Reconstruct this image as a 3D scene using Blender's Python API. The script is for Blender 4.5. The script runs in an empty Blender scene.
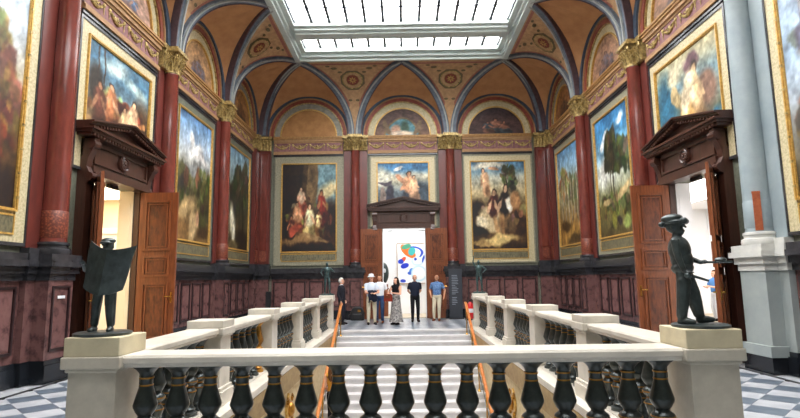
import bpy, bmesh, math, random
import numpy as np
from mathutils import Vector, Matrix

R = math.radians
PI = math.pi
random.seed(7)
SC = bpy.context.scene
COL = SC.collection

# ------------------------------------------------------------------ camera
FPX, PITCH, ROLL, YAW = 525.0, R(7.6), R(0.8), R(-0.28)
CAM = Vector((-0.04, 0.0, 1.68))
_fw = Vector((math.sin(YAW)*math.cos(PITCH), math.cos(YAW)*math.cos(PITCH), math.sin(PITCH)))
_r0 = Vector((math.cos(YAW), -math.sin(YAW), 0)); _u0 = _r0.cross(_fw)
_rt = math.cos(ROLL)*_r0 - math.sin(ROLL)*_u0
_up = math.cos(ROLL)*_u0 + math.sin(ROLL)*_r0
cam_d = bpy.data.cameras.new('camera'); cam = bpy.data.objects.new('camera', cam_d); COL.objects.link(cam)
cam_d.sensor_width = 36.0; cam_d.lens = 36.0*FPX/800.0; cam_d.clip_end = 200
cam.matrix_world = Matrix(((_rt.x, _up.x, -_fw.x, CAM.x), (_rt.y, _up.y, -_fw.y, CAM.y), (_rt.z, _up.z, -_fw.z, CAM.z), (0, 0, 0, 1)))
SC.camera = cam
def pix(p):
    d = Vector(p)-CAM; z = d.dot(_fw)
    return (400+FPX*d.dot(_rt)/z, 209-FPX*d.dot(_up)/z) if z > .1 else (-999, -999)

# ------------------------------------------------------------------ light
wd = bpy.data.worlds.new('world'); SC.world = wd; wd.use_nodes = True
wd.node_tree.nodes['Background'].inputs[0].default_value = (.80, .88, 1.0, 1)
wd.node_tree.nodes['Background'].inputs[1].default_value = 0.6
SKYLIGHT = 9.0         # daylight coming through the frosted glass of the ceiling window
ROOMLAMP = 5.5         # ceiling lamps added to brighten the rooms behind the doors
vs = SC.view_settings
vs.view_transform = 'Standard'; vs.look = 'None'; vs.gamma = 1.0; vs.use_curve_mapping = False
vs.exposure = 0.48
SC.cycles.max_bounces = 8; SC.cycles.diffuse_bounces = 5

# ------------------------------------------------------------------ dimensions (metres)
W, B, NEAR = 6.6, 23.1, -4.1            # wall planes: x = +-W, far y = B, near y = NEAR
PY = 4.45; CY = [22.85-PY*i for i in range(7)]     # column axes along the side walls
PX = 2.115                              # half a bay of the far wall
Z0, ZC = 8.1, 10.6                      # springing of the vault, underside of the skylight frame

# ------------------------------------------------------------------ materials
def lin(c):
    c /= 255.0
    return c/12.92 if c <= .04045 else ((c+.055)/1.055)**2.4
def S(r, g, b): return (lin(r), lin(g), lin(b), 1)
MATS = {}
def mat(name, c1, c2=None, scale=4.0, rough=.5, metal=0.0, bump=0.0, stretch=(1, 1, 1), detail=5, lo=.35, hi=.65, kind='noise', spec=.5, coat=0.0, c3=None):
    m = bpy.data.materials.new(name); m.use_nodes = True; MATS[name] = m
    nt = m.node_tree; bs = nt.nodes['Principled BSDF']
    bs.inputs['Roughness'].default_value = rough; bs.inputs['Metallic'].default_value = metal
    bs.inputs['Specular IOR Level'].default_value = spec
    if coat: bs.inputs['Coat Weight'].default_value = coat; bs.inputs['Coat Roughness'].default_value = .15
    bs.inputs['Base Color'].default_value = c1
    if c2 is None and not bump: return m
    tc = nt.nodes.new('ShaderNodeTexCoord'); mp = nt.nodes.new('ShaderNodeMapping')
    mp.inputs['Scale'].default_value = stretch
    nt.links.new(tc.outputs['Object'], mp.inputs[0])
    if kind == 'voronoi':
        tx = nt.nodes.new('ShaderNodeTexVoronoi'); tx.feature = 'F1'; tx.inputs['Scale'].default_value = scale; out = tx.outputs['Distance']
    elif kind == 'wave':
        tx = nt.nodes.new('ShaderNodeTexWave'); tx.inputs['Scale'].default_value = scale; tx.inputs['Distortion'].default_value = 9
        tx.inputs['Detail'].default_value = detail; tx.inputs['Detail Scale'].default_value = 1.6; out = tx.outputs['Fac']
    else:
        tx = nt.nodes.new('ShaderNodeTexNoise'); tx.inputs['Scale'].default_value = scale; tx.inputs['Detail'].default_value = detail
        tx.inputs['Roughness'].default_value = .62; out = tx.outputs['Fac']
    nt.links.new(mp.outputs[0], tx.inputs['Vector'])
    if c2 is not None:
        rp = nt.nodes.new('ShaderNodeValToRGB'); rp.color_ramp.elements[0].position = lo; rp.color_ramp.elements[1].position = hi
        rp.color_ramp.elements[0].color = c1; rp.color_ramp.elements[1].color = c2
        if c3 is not None:
            e = rp.color_ramp.elements.new((lo+hi)/2); e.color = c3
        nt.links.new(out, rp.inputs[0]); nt.links.new(rp.outputs[0], bs.inputs['Base Color'])
    if bump:
        bp = nt.nodes.new('ShaderNodeBump'); bp.inputs['Strength'].default_value = bump; bp.inputs['Distance'].default_value = .02
        nt.links.new(out, bp.inputs['Height']); nt.links.new(bp.outputs[0], bs.inputs['Normal'])
    return m
def emis(name, c, s):
    m = bpy.data.materials.new(name); m.use_nodes = True; MATS[name] = m
    bs = m.node_tree.nodes['Principled BSDF']; bs.inputs['Base Color'].default_value = c
    bs.inputs['Emission Color'].default_value = c; bs.inputs['Emission Strength'].default_value = s
    return m
def attrmat(name, rough=.55, rub=.12):
    m = bpy.data.materials.new(name); m.use_nodes = True; MATS[name] = m
    nt = m.node_tree; bs = nt.nodes['Principled BSDF']; bs.inputs['Roughness'].default_value = rough
    at = nt.nodes.new('ShaderNodeVertexColor'); at.layer_name = 'paint'
    tc = nt.nodes.new('ShaderNodeTexCoord'); nz = nt.nodes.new('ShaderNodeTexNoise')
    nz.inputs['Scale'].default_value = 14; nz.inputs['Detail'].default_value = 6
    nt.links.new(tc.outputs['Object'], nz.inputs['Vector'])
    mx = nt.nodes.new('ShaderNodeMix'); mx.data_type = 'RGBA'; mx.blend_type = 'SOFT_LIGHT'; mx.inputs[0].default_value = .15
    nt.links.new(at.outputs['Color'], mx.inputs[6]); nt.links.new(nz.outputs['Fac'], mx.inputs[7])
    nt.links.new(mx.outputs[2], bs.inputs['Base Color'])
    return m

mat('marble', S(206, 200, 188), S(174, 169, 160), 3.2, .32, lo=.45, hi=.85)
mat('marble_old', S(196, 189, 174), S(156, 149, 136), 3.0, .45, lo=.35, hi=.8)
mat('stone_cream', S(204, 193, 162), S(184, 173, 145), 4, .5)
mat('step_marble', S(206, 205, 206), S(180, 179, 182), 2.5, .35, lo=.4, hi=.85)
mat('tile_white', S(184, 187, 192), S(158, 162, 170), 3, .28, lo=.4, hi=.8)
mat('tile_blue', S(80, 92, 108), S(108, 120, 132), 4, .28)
mat('tile_black', S(22, 22, 24), None, rough=.3)
mat('ochre_wall', S(214, 198, 160), S(190, 172, 132), 9, .7, bump=.15)
mat('ochre_trim', S(176, 152, 108), S(156, 132, 92), 6, .6)
mat('red_marble', S(124, 56, 46), S(84, 38, 33), 5, .18, stretch=(1, 1, .35), lo=.3, hi=.75, coat=1.0)
mat('red_pilaster', S(112, 52, 44), S(80, 40, 36), 5, .35, stretch=(1, 1, .3), lo=.3, hi=.75)
mat('band_ornament', S(150, 82, 56), S(96, 44, 34), 26, .45, kind='voronoi', lo=.2, hi=.6)
mat('grey_column', S(150, 162, 166), S(134, 148, 154), 2, .4)
mat('grey_pedestal', S(152, 159, 157), S(138, 147, 147), 2, .5)
mat('white_stone', S(204, 204, 198), S(184, 185, 182), 3, .45)
mat('dado_marble', S(112, 82, 79), S(66, 47, 47), 5, .26, lo=.32, hi=.68, c3=S(108, 76, 74))
mat('dado_panel', S(124, 90, 86), S(76, 53, 53), 6, .22, lo=.32, hi=.7, c3=S(116, 82, 80))
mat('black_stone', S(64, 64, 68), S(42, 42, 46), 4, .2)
mat('dark_plinth', S(30, 34, 40), S(20, 22, 26), 4, .25)
mat('panel_edge', S(44, 30, 32), None, rough=.3)
mat('wall_green', S(112, 114, 98), S(88, 92, 80), 12, .6)
mat('border_gold', S(206, 194, 158), S(172, 160, 124), 22, .45, lo=.42, hi=.62)
mat('border_olive', S(152, 148, 126), S(122, 120, 102), 22, .5, lo=.42, hi=.62)
mat('gilt', S(218, 178, 98), S(170, 128, 62), 18, .35, metal=.25, lo=.35, hi=.7)
mat('gilt_old', S(206, 180, 116), S(96, 76, 42), 11, .38, metal=.35, bump=.3, lo=.36, hi=.68)
mat('cornice_gold', S(176, 134, 78), S(146, 106, 60), 14, .5, metal=.1)
mat('inscription', S(116, 110, 84), S(82, 78, 60), 26, .5, stretch=(1, 1, .4), lo=.45, hi=.6)
mat('frieze_rose', S(150, 104, 104), S(112, 74, 80), 9, .6)
mat('frieze_tan', S(172, 134, 92), S(150, 114, 78), 9, .6)
mat('vault_orange', S(194, 142, 94), S(176, 124, 80), 2.2, .75)
mat('spandrel_tan', S(204, 164, 120), S(176, 138, 100), 7, .7)
mat('spandrel_pink', S(176, 116, 96), S(150, 96, 84), 9, .7)
mat('spandrel_olive', S(128, 112, 78), S(96, 86, 64), 9, .7)
mat('rib_blue', S(112, 124, 136), S(84, 94, 108), 6, .55)
mat('rib_pale', S(176, 180, 176), S(150, 154, 154), 6, .5)
mat('rib_red', S(92, 70, 74), S(70, 54, 60), 8, .6)
mat('shadow_blue', S(62, 78, 96), S(46, 58, 74), 6, .6)  # shadow around the lunette arches, put into the colour
mat('arch_red', S(150, 74, 54), S(118, 56, 44), 8, .55)
mat('arch_grey', S(152, 150, 138), S(118, 118, 110), 6, .5)
mat('lunette_tan', S(178, 130, 78), S(154, 108, 62), 3, .7)
mat('skylight_frame', S(206, 216, 212), S(192, 204, 200), 3, .45)
mat('glazing_bar', S(64, 72, 84), None, rough=.4)
mat('wood_red', S(140, 78, 44), S(90, 47, 26), 3.2, .32, stretch=(9, 9, .7), lo=.32, hi=.72, coat=.35)
mat('wood_burl', S(120, 64, 36), S(64, 30, 18), 4.0, .3, stretch=(4, 4, 1.2), lo=.34, hi=.66, coat=.35)
mat('wood_dark', S(76, 44, 33), S(48, 28, 22), 3, .35, stretch=(7, 7, .8), lo=.3, hi=.75, coat=.3)
mat('wood_rail', S(196, 122, 62), S(164, 96, 44), 3, .35, stretch=(6, .6, 6))
mat('brass', S(214, 170, 88), None, rough=.25, metal=1)
mat('bronze', S(74, 84, 84), S(38, 44, 46), 9, .36, metal=.35, bump=.25, lo=.3, hi=.7)
mat('bronze_green', S(70, 92, 92), S(44, 60, 62), 9, .42, metal=.5, bump=.2)
mat('baluster_metal', S(74, 80, 80), S(48, 54, 54), 8, .3, metal=.55, lo=.3, hi=.7)
mat('baluster_gold', S(190, 140, 60), S(140, 96, 36), 8, .3, metal=.6)
mat('room_white', S(238, 238, 240), None, rough=.8)
mat('room_cream', S(240, 226, 196), None, rough=.8)
mat('room_floor', S(196, 180, 156), S(180, 162, 138), 3, .5)
mat('black_plastic', S(20, 20, 22), None, rough=.5)
mat('text_panel', S(44, 48, 56), None, rough=.6)
mat('print_white', S(220, 222, 226), None, rough=.7)
mat('print_grey', S(130, 138, 148), None, rough=.7)
mat('print_dark', S(40, 40, 44), None, rough=.7)
mat('red_paint', S(196, 28, 32), None, rough=.35)
mat('copper', S(176, 96, 60), S(150, 76, 48), 14, .45, metal=.3)
emis('skylight_glass', (1.0, .985, .97, 1), SKYLIGHT)
emis('lamp_cool', (1, 1, 1, 1), ROOMLAMP)
emis('lamp_warm', (1.0, .84, .62, 1), ROOMLAMP)
attrmat('painted')
M = MATS
def cloth(name, c, c2=None, scale=30): return mat(name, c, c2, scale, .85, spec=.2)

# ------------------------------------------------------------------ mesh builder
class MB:
    def __init__(s): s.v = []; s.f = []
    def add(s, vs, fs):
        o = len(s.v); s.v += [tuple(p) for p in vs]; s.f += [tuple(i+o for i in q) for q in fs]; return s
    def box(s, x0, x1, y0, y1, z0, z1):
        return s.add([(x, y, z) for z in (z0, z1) for y in (y0, y1) for x in (x0, x1)],
                     [(0, 2, 3, 1), (4, 5, 7, 6), (0, 1, 5, 4), (2, 6, 7, 3), (0, 4, 6, 2), (1, 3, 7, 5)])
    def prism(s, poly, t0, t1, fn):          # polygon (a,b) extruded from t0 to t1; fn(a,b,t) -> xyz
        n = len(poly)
        return s.add([fn(a, b, t0) for a, b in poly]+[fn(a, b, t1) for a, b in poly],
                     [tuple(range(n)), tuple(range(2*n-1, n-1, -1))]+[(i, (i+1) % n, n+(i+1) % n, n+i) for i in range(n)])
    def lathe(s, prof, n=16, c=(0, 0), a0=0, a1=2*PI):
        full = abs(a1-a0-2*PI) < 1e-6; m = n if full else n+1; vs = []; fs = []
        for r, z in prof:
            for i in range(m):
                a = a0+(a1-a0)*i/n; vs.append((c[0]+r*math.cos(a), c[1]+r*math.sin(a), z))
        for j in range(len(prof)-1):
            for i in range(n):
                k = (i+1) % m if full else i+1
                fs.append((j*m+i, j*m+k, (j+1)*m+k, (j+1)*m+i))
        if full:
            if prof[0][0] > 1e-5: fs.append(tuple(range(m-1, -1, -1)))
            if prof[-1][0] > 1e-5: fs.append(tuple((len(prof)-1)*m+i for i in range(m)))
        return s.add(vs, fs)
    def tube(s, pts, r, n=8):
        pts = [Vector(p) for p in pts]; rs = r if isinstance(r, (list, tuple)) else [r]*len(pts); vs = []; fs = []
        for i, p in enumerate(pts):
            t = (pts[min(i+1, len(pts)-1)]-pts[max(i-1, 0)]).normalized()
            h = Vector((0, 0, 1)) if abs(t.z) < .9 else Vector((1, 0, 0))
            u = t.cross(h).normalized(); w = t.cross(u)
            for k in range(n):
                a = 2*PI*k/n; vs.append(p+rs[i]*(math.cos(a)*u+math.sin(a)*w))
        for i in range(len(pts)-1):
            for k in range(n):
                l = (k+1) % n; fs.append((i*n+k, i*n+l, (i+1)*n+l, (i+1)*n+k))
        fs += [tuple(range(n-1, -1, -1)), tuple((len(pts)-1)*n+k for k in range(n))]
        return s.add(vs, fs)
    def strip(s, rings):                     # closed-profile loft
        n = len(rings[0]); vs = [p for r in rings for p in r]; fs = []
        for i in range(len(rings)-1):
            for k in range(n):
                l = (k+1) % n; fs.append((i*n+k, i*n+l, (i+1)*n+l, (i+1)*n+k))
        fs += [tuple(range(n-1, -1, -1)), tuple((len(rings)-1)*n+k for k in range(n))]
        return s.add(vs, fs)
    def grid(s, fn, nu, nv):
        return s.add([fn(i/nu, j/nv) for j in range(nv+1) for i in range(nu+1)],
                     [(j*(nu+1)+i, j*(nu+1)+i+1, (j+1)*(nu+1)+i+1, (j+1)*(nu+1)+i) for j in range(nv) for i in range(nu)])
    def annulus(s, r0, r1, y0, y1, zc, n=28, a0=0, a1=PI, xc=0):     # solid arch band in the wall plane
        return s.strip([[(xc+r*math.cos(a), y, zc+r*math.sin(a)) for r, y in ((r0, y0), (r1, y0), (r1, y1), (r0, y1))]
                        for a in (a0+(a1-a0)*i/n for i in range(n+1))])
    def frame(s, x0, x1, z0, z1, w, y0, y1):
        s.box(x0, x1, y0, y1, z1-w, z1); s.box(x0, x1, y0, y1, z0, z0+w)
        s.box(x0, x0+w, y0, y1, z0+w, z1-w); return s.box(x1-w, x1, y0, y1, z0+w, z1-w)
    def sphere(s, c, r, n=12, m=8):
        r = r if isinstance(r, (list, tuple)) else (r, r, r)
        vs = [(c[0], c[1], c[2]-r[2])]; fs = []
        for j in range(1, m):
            b = -PI/2+PI*j/m
            for i in range(n):
                a = 2*PI*i/n; vs.append((c[0]+r[0]*math.cos(b)*math.cos(a), c[1]+r[1]*math.cos(b)*math.sin(a), c[2]+r[2]*math.sin(b)))
        vs.append((c[0], c[1], c[2]+r[2])); L = len(vs)-1
        for i in range(n): fs.append((0, 1+(i+1) % n, 1+i)); fs.append((L, L-n+i, L-n+(i+1) % n))
        for j in range(m-2):
            for i in range(n): a = 1+j*n+i; b = 1+j*n+(i+1) % n; fs.append((a, b, b+n, a+n))
        return s.add(vs, fs)
    def mesh(s, name, m, smooth=False, bevel=0):
        me = bpy.data.meshes.new(name); bm = bmesh.new()
        bv = [bm.verts.new(p) for p in s.v]
        for q in s.f:
            try: bm.faces.new([bv[i] for i in q])
            except ValueError: pass
        if bevel:
            bmesh.ops.bevel(bm, geom=list(bm.edges), offset=bevel, segments=2, affect='EDGES', profile=.5)
        bmesh.ops.recalc_face_normals(bm, faces=bm.faces)
        bm.to_mesh(me); bm.free(); me.materials.append(M[m] if isinstance(m, str) else m)
        if smooth:
            me.polygons.foreach_set('use_smooth', [True]*len(me.polygons)); me.set_sharp_from_angle(angle=R(38))
        return me

def tag(o, label=None, cat=None, group=None, kind=None):
    for k, v in (('label', label), ('category', cat), ('group', group), ('kind', kind)):
        if v: o[k] = v
    return o
def empty(name, loc=(0, 0, 0), rz=0, **kw):
    o = bpy.data.objects.new(name, None); COL.objects.link(o); o.empty_display_size = .1
    o.location = loc; o.rotation_euler = (0, 0, rz); return tag(o, **kw)
def obj(name, me, parent=None, loc=(0, 0, 0), rz=0, **kw):
    o = bpy.data.objects.new(name, me); COL.objects.link(o); o.parent = parent
    o.location = loc; o.rotation_euler = (0, 0, rz); return tag(o, **kw)
CACHE = {}
def cached(key, name, m, fn, smooth=False, bevel=0):
    k = (key, m)
    if k not in CACHE: CACHE[k] = fn(MB()).mesh(name, m, smooth, bevel)
    return CACHE[k]
def part(name, mb, m, parent=None, smooth=False, bevel=0, **kw): return obj(name, mb.mesh(name, m, smooth, bevel), parent, **kw)
def onwall(side, u, z=0):
    return {'left': ((-W, u, z), PI/2), 'right': ((W, u, z), -PI/2), 'back': ((u, B, z), 0.0)}[side]

# ================================================================== ROOM SHELL
SIDE_U = [(CY[i]+CY[i+1])/2 for i in range(6)]
DOOR_U, DH, DW = SIDE_U[2], 3.9, .95
def wall_mesh(x0, x1, door=None, top=11.0):
    m = MB()
    if door is None: return m.box(x0, x1, 0, .35, -.3, top)
    m.box(x0, door-DW, 0, .35, -.3, top); m.box(door+DW, x1, 0, .35, -.3, top); m.box(door-DW, door+DW, 0, .35, DH, top)
    return m.box(door-DW, door+DW, 0, .35, -.3, 0)
walls = {}
for side, a in (('left', wall_mesh(NEAR, B, DOOR_U)), ('right', wall_mesh(-B, -NEAR, -DOOR_U)), ('back', wall_mesh(-W-.35, W+.35, 0))):
    loc, rz = onwall(side, 0)
    walls[side] = part('wall_'+side, a, 'wall_green', loc=loc, rz=rz, kind='structure')
walls['front'] = part('wall_front', MB().box(-W-.35, W+.35, NEAR-.35, NEAR, -.3, 11.0), 'wall_green', kind='structure')

# floor: slab around the stairwell, diamond tiles on top
X0, SX, SY0, SY1 = -.06, 2.24, 4.45, 17.8         # stairwell opening
fl = MB()
for x0, x1, y0, y1 in ((-W, X0-SX, NEAR, B), (X0+SX, W, NEAR, B), (X0-SX, X0+SX, NEAR, SY0), (X0-SX, X0+SX, SY1, B)): fl.box(x0, x1, y0, y1, -.35, -.012)
floor = part('floor', fl, 'tile_white', kind='structure')
def clip(poly, x0, x1, y0, y1):
    for ax, lim, sg in ((0, x0, 1), (0, x1, -1), (1, y0, 1), (1, y1, -1)):
        out = []
        for i in range(len(poly)):
            p, q = poly[i], poly[(i+1) % len(poly)]; a, b = (p[ax]-lim)*sg, (q[ax]-lim)*sg
            if a >= 0: out.append(p)
            if a*b < 0: t = a/(a-b); out.append((p[0]+(q[0]-p[0])*t, p[1]+(q[1]-p[1])*t))
        poly = out
        if len(poly) < 3: return None
    ar = abs(sum(poly[i][0]*poly[(i+1) % len(poly)][1]-poly[(i+1) % len(poly)][0]*poly[i][1] for i in range(len(poly))))/2
    return poly if ar > .004 else None
ts = .42; hd = ts*math.sqrt(.5)-.0035
tiles = []; done = set()
ZONES = ((-6.0, -3.0, NEAR+.5, B-.6), (3.0, 6.0, NEAR+.5, B-.6), (-2.99, 2.99, SY1+.35, B-.6), (-2.99, 2.99, NEAR+.5, SY0-.1))
for zi, (x0, x1, y0, y1) in enumerate(ZONES):
    k = ts*math.sqrt(2)
    for i in range(int(x0/k*2)-2, int(x1/k*2)+3):
        for j in range(int(y0/k*2)-2, int(y1/k*2)+3):
            if (i+j) % 2: continue
            cx, cy = i*k/2, j*k/2
            p = clip([(cx-hd, cy), (cx, cy-hd), (cx+hd, cy), (cx, cy+hd)], x0, x1, y0, y1)
            if p: tiles.append((cx, cy, p, 'tile_blue' if i % 2 else 'tile_white'))
def tile_rank(t):
    x, y = pix((t[0], t[1], 0)); vis = 0 < x < 800 and 0 < y < 418
    hid = (70 < x < 735 and y > 335) or (abs(t[0]) > 2.6 and t[1] > 10.2)
    return (0 if vis and not hid else 1 if vis else 2, t[1] if abs(t[0]) > 3 else t[1]-8)
tiles.sort(key=tile_rank)
rest = {'tile_blue': MB(), 'tile_white': MB()}
for n, (cx, cy, p, m) in enumerate(tiles):
    if n < 300:
        o = part('tile', MB().prism([(a-cx, b-cy) for a, b in p], -.012, 0, lambda a, b, t: (a, b, t)), m, floor, loc=(cx, cy, 0))
    else: rest[m].prism(p, -.012, 0, lambda a, b, t: (a, b, t))
for m in rest: part('tile_field', rest[m], m, floor, kind='stuff')
for x0, x1 in ((-6.09, -6.005), (6.005, 6.09)): part('floor_stripe', MB().box(x0, x1, NEAR+.4, B-.5, -.012, .001), 'tile_black', floor)
part('floor_stripe', MB().box(-6.0, 6.0, B-.585, B-.5, -.012, .001), 'tile_black', floor)

# ------------------------------------------------------------------ walls: dado, frieze, lunettes
def dado(side, u, half, door=False):
    w = walls[side]; xl = -u if side == 'right' else u
    runs = ((-half, -1.34), (1.34, half)) if door else ((-half, half),)
    for a, b in runs:
        obj('dado_plinth', MB().box(a, b, -.13, 0, 0, .30).box(a, b, -.10, 0, .30, .38).mesh('dado_plinth', 'dark_plinth'), w, (xl, 0, 0))
        obj('dado_slab', MB().box(a, b, -.05, 0, .38, 1.8).mesh('dado_slab', 'dado_marble'), w, (xl, 0, 0))
        c = MB().box(a, b, -.11, 0, 1.74, 1.86).box(a, b, -.19, 0, 1.86, 1.98).box(a, b, -.28, 0, 1.98, 2.08).box(a, b, -.22, 0, 2.08, 2.2)
        obj('dado_cornice', c.mesh('dado_cornice', 'black_stone'), w, (xl, 0, 0))
        if b-a < .5: continue
        n = max(1, round((b-a)/.77)); st = (b-a)/n
        for k in range(n):
            cx = a+st*(k+.5); hw = st*.39
            p = obj('dado_panel', cached(('dp', round(hw, 3)), 'dado_panel', 'panel_edge', lambda q: q.frame(-hw, hw, .52, 1.64, .045, -.085, -.04)), w, (xl+cx, 0, 0))
            obj('marble_field', cached(('df', round(hw, 3)), 'marble_field', 'dado_panel', lambda q: q.frame(-hw+.05, hw-.05, .57, 1.59, .05, -.06, -.045).box(-hw+.1, hw-.1, -.075, -.045, .62, 1.54)), p)
def frieze(side, u, half):
    w = walls[side]; xl = -u if side == 'right' else u
    f = obj('frieze', cached(('fr', half), 'frieze', 'frieze_rose', lambda q: q.box(-half, half, -.07, 0, 7.38, 7.86)), w, (xl, 0, 0))
    obj('frieze_molding', cached(('fm', half), 'frieze_molding', 'frieze_tan', lambda q: q.box(-half, half, -.13, 0, 7.28, 7.38).box(-half, half, -.10, -.06, 7.38, 7.42).box(-half, half, -.10, -.06, 7.80, 7.86).box(-half, half, -.15, 0, 7.86, 7.96)), f)
    obj('cornice_molding', cached(('fc', half), 'cornice_molding', 'cornice_gold', lambda q: q.box(-half, half, -.19, 0, 7.96, 8.02).box(-half, half, -.22, 0, 8.02, 8.08)), f)
    obj('shadow_strip', cached(('fs', half), 'shadow_strip', 'black_stone', lambda q: q.box(-half, half, -.09, 0, 7.2, 7.28)), f)  # dark strip put in as the shade below the frieze
    def fest(q):
        q.tube([(-.30+.6*t/10, -.085, 7.72-.17*math.sin(PI*t/10)) for t in range(11)], [.022+.02*math.sin(PI*t/10) for t in range(11)], 6)
        for t in range(1, 10, 2): q.sphere((-.30+.6*t/10, -.1, 7.72-.17*math.sin(PI*t/10)), .035, 6, 4)
        for sx in (-1, 1): q.sphere((sx*.31, -.085, 7.72), (.05, .03, .05), 8, 5); q.tube([(sx*.31, -.08, 7.7), (sx*.31, -.08, 7.5)], [.02, .008], 6)
        q.sphere((0, -.085, 7.66), (.06, .025, .06), 8, 5)
        for sx in (-1, 1): q.tube([(sx*.05, -.08, 7.62), (sx*.13, -.08, 7.7), (sx*.2, -.08, 7.66)], [.02, .014, .008], 5)
        return q
    n = 4; st = 2*half/n
    for k in range(n): obj('festoon', cached('fest', 'festoon', 'gilt_old', fest, True), f, (-half+st*(k+.5), 0, 0))

def fbm(nu, nv, sc, seed, octaves=5, ax=1, ay=1):
    rs = np.random.RandomState(seed); out = np.zeros((nv, nu)); amp = 1.0; tot = 0
    for o in range(octaves):
        gx, gy = max(2, int(sc*ax*2**o)+2), max(2, int(sc*ay*2**o)+2); g = rs.rand(gy, gx)
        x = np.linspace(0, gx-1.001, nu); y = np.linspace(0, gy-1.001, nv); xi = x.astype(int); yi = y.astype(int)
        fx = (x-xi)[None, :]; fy = (y-yi)[:, None]; fx = fx*fx*(3-2*fx); fy = fy*fy*(3-2*fy)
        a = g[np.ix_(yi, xi)]; b = g[np.ix_(yi, xi+1)]; c = g[np.ix_(yi+1, xi)]; d = g[np.ix_(yi+1, xi+1)]
        out += amp*((a*(1-fx)+b*fx)*(1-fy)+(c*(1-fx)+d*fx)*fy); tot += amp; amp *= .55
    return out/tot
def paint(nu, nv, sky, blobs, seed=1, rough=.10, warp=.05):
    """a flat picture as an array of colours: gradient bands, then soft ellipses, all roughened like brushwork"""
    u, v = np.meshgrid(np.linspace(0, 1, nu), np.linspace(0, 1, nv))
    wu = u+warp*(fbm(nu, nv, 5, seed)-.5)*2; wv = v+warp*(fbm(nu, nv, 5, seed+1)-.5)*2
    vs_ = [s[0] for s in sky]; img = np.stack([np.interp(wv, vs_, [s[1][c] for s in sky]) for c in range(3)], -1)
    for b in blobs:
        bu, bv, ru, rv, rot, colr = b[:6]; soft = b[6] if len(b) > 6 else .35; al = b[7] if len(b) > 7 else 1.0; tex = b[8] if len(b) > 8 else 0
        du, dv = wu-bu, wv-bv; ca, sa = math.cos(rot), math.sin(rot)
        d = np.sqrt(((du*ca+dv*sa)/ru)**2+((-du*sa+dv*ca)/rv)**2)
        if tex: d = d+tex*(fbm(nu, nv, 9, seed+int(bu*97+bv*31))-.5)*2
        mk = np.clip((1-d)/soft+.5, 0, 1)[..., None]*al
        img = img*(1-mk)+np.array(colr)*mk
    n = fbm(nu, nv, 10, seed+5, 4)-.5; n2 = fbm(nu, nv, 34, seed+9, 3)-.5
    img = img*(1+(n*1.2+n2*.8)[..., None]*rough*5.5)
    if rough > .05: g = img.mean(-1, keepdims=True); img = (g+(img-g)*.70-118)*1.15+102
    return np.clip(img, 8, 255)
def canvas_mesh(name, img, fn):
    nv, nu = img.shape[:2]; mb = MB().grid(fn, nu-1, nv-1)
    me = bpy.data.meshes.new(name); me.from_pydata(mb.v, [], mb.f)
    ca = me.color_attributes.new('paint', 'FLOAT_COLOR', 'POINT')
    c = img.reshape(-1, 3)/255.0; c = np.where(c <= .04045, c/12.92, ((c+.055)/1.055)**2.4)
    ca.data.foreach_set('color', np.concatenate([c, np.ones((len(c), 1))], 1).astype(np.float32).ravel())
    me.materials.append(M['painted']); return me
def person_blobs(x, y, h, skin, cl, cl2, lean=0):
    h *= 1.5
    return [(x+.05*h*lean, y-.28*h, .16*h, .20*h, lean*.3, cl2, .5, 1, .3), (x+.12*h, y-.34*h, .10*h, .16*h, .7, tuple(c*.7 for c in cl2), .6, 1, .3), (x, y, .15*h, .19*h, -lean*.3, cl, .4), (x-.05*h, y+.04*h, .05*h, .12*h, .2, tuple(min(255, c*1.25) for c in cl), .7), (x-.12*h, y-.04*h, .035*h, .12*h, -.5, skin, .5), (x+.10*h, y-.03*h, .035*h, .12*h, .8, skin, .5),
            (x-.01*h*lean, y+.235*h, .062*h, .062*h, 0, (64, 42, 28), .5), (x-.015*h*lean, y+.215*h, .043*h, .055*h, 0, skin, .4)]

def lunette(side, u, label, img=None, band='border_gold'):
    loc, rz = onwall(side, u)
    r = empty('lunette_mural', loc, rz, label=label, cat='mural', group='painted lunettes under the vault')
    if img is None:
        obj('picture', cached('lun', 'picture', 'lunette_tan', lambda q: q.prism([(1.27*math.cos(PI*i/24), Z0+1.27*math.sin(PI*i/24)) for i in range(25)], -.03, -.01, lambda a, b, t: (a, t, b))), r)
    else:
        obj('picture', canvas_mesh('picture', img, lambda a, b: ((2*a-1)*1.27*math.sqrt(max(0, 1-(b*.999)**2)), -.03, Z0+1.27*b)), r)
    obj('inner_bead', cached('lb', 'inner_bead', 'gilt', lambda q: q.annulus(1.24, 1.29, -.09, 0, Z0), True), r)
    obj('arch_band', cached('la', 'arch_band', band, lambda q: q.annulus(1.29, 1.53, -.07, 0, Z0), True), r)
    obj('arch_bead', cached('lc', 'arch_bead', 'gilt_old', lambda q: q.annulus(1.53, 1.57, -.12, 0, Z0), True), r)
    obj('arch_molding', cached('lr', 'arch_molding', 'arch_red', lambda q: q.annulus(1.57, 1.71, -.16, 0, Z0), True), r)
    obj('outer_bead', cached('lo', 'outer_bead', 'frieze_tan', lambda q: q.annulus(1.71, 1.76, -.20, 0, Z0), True), r)
    return r

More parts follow.
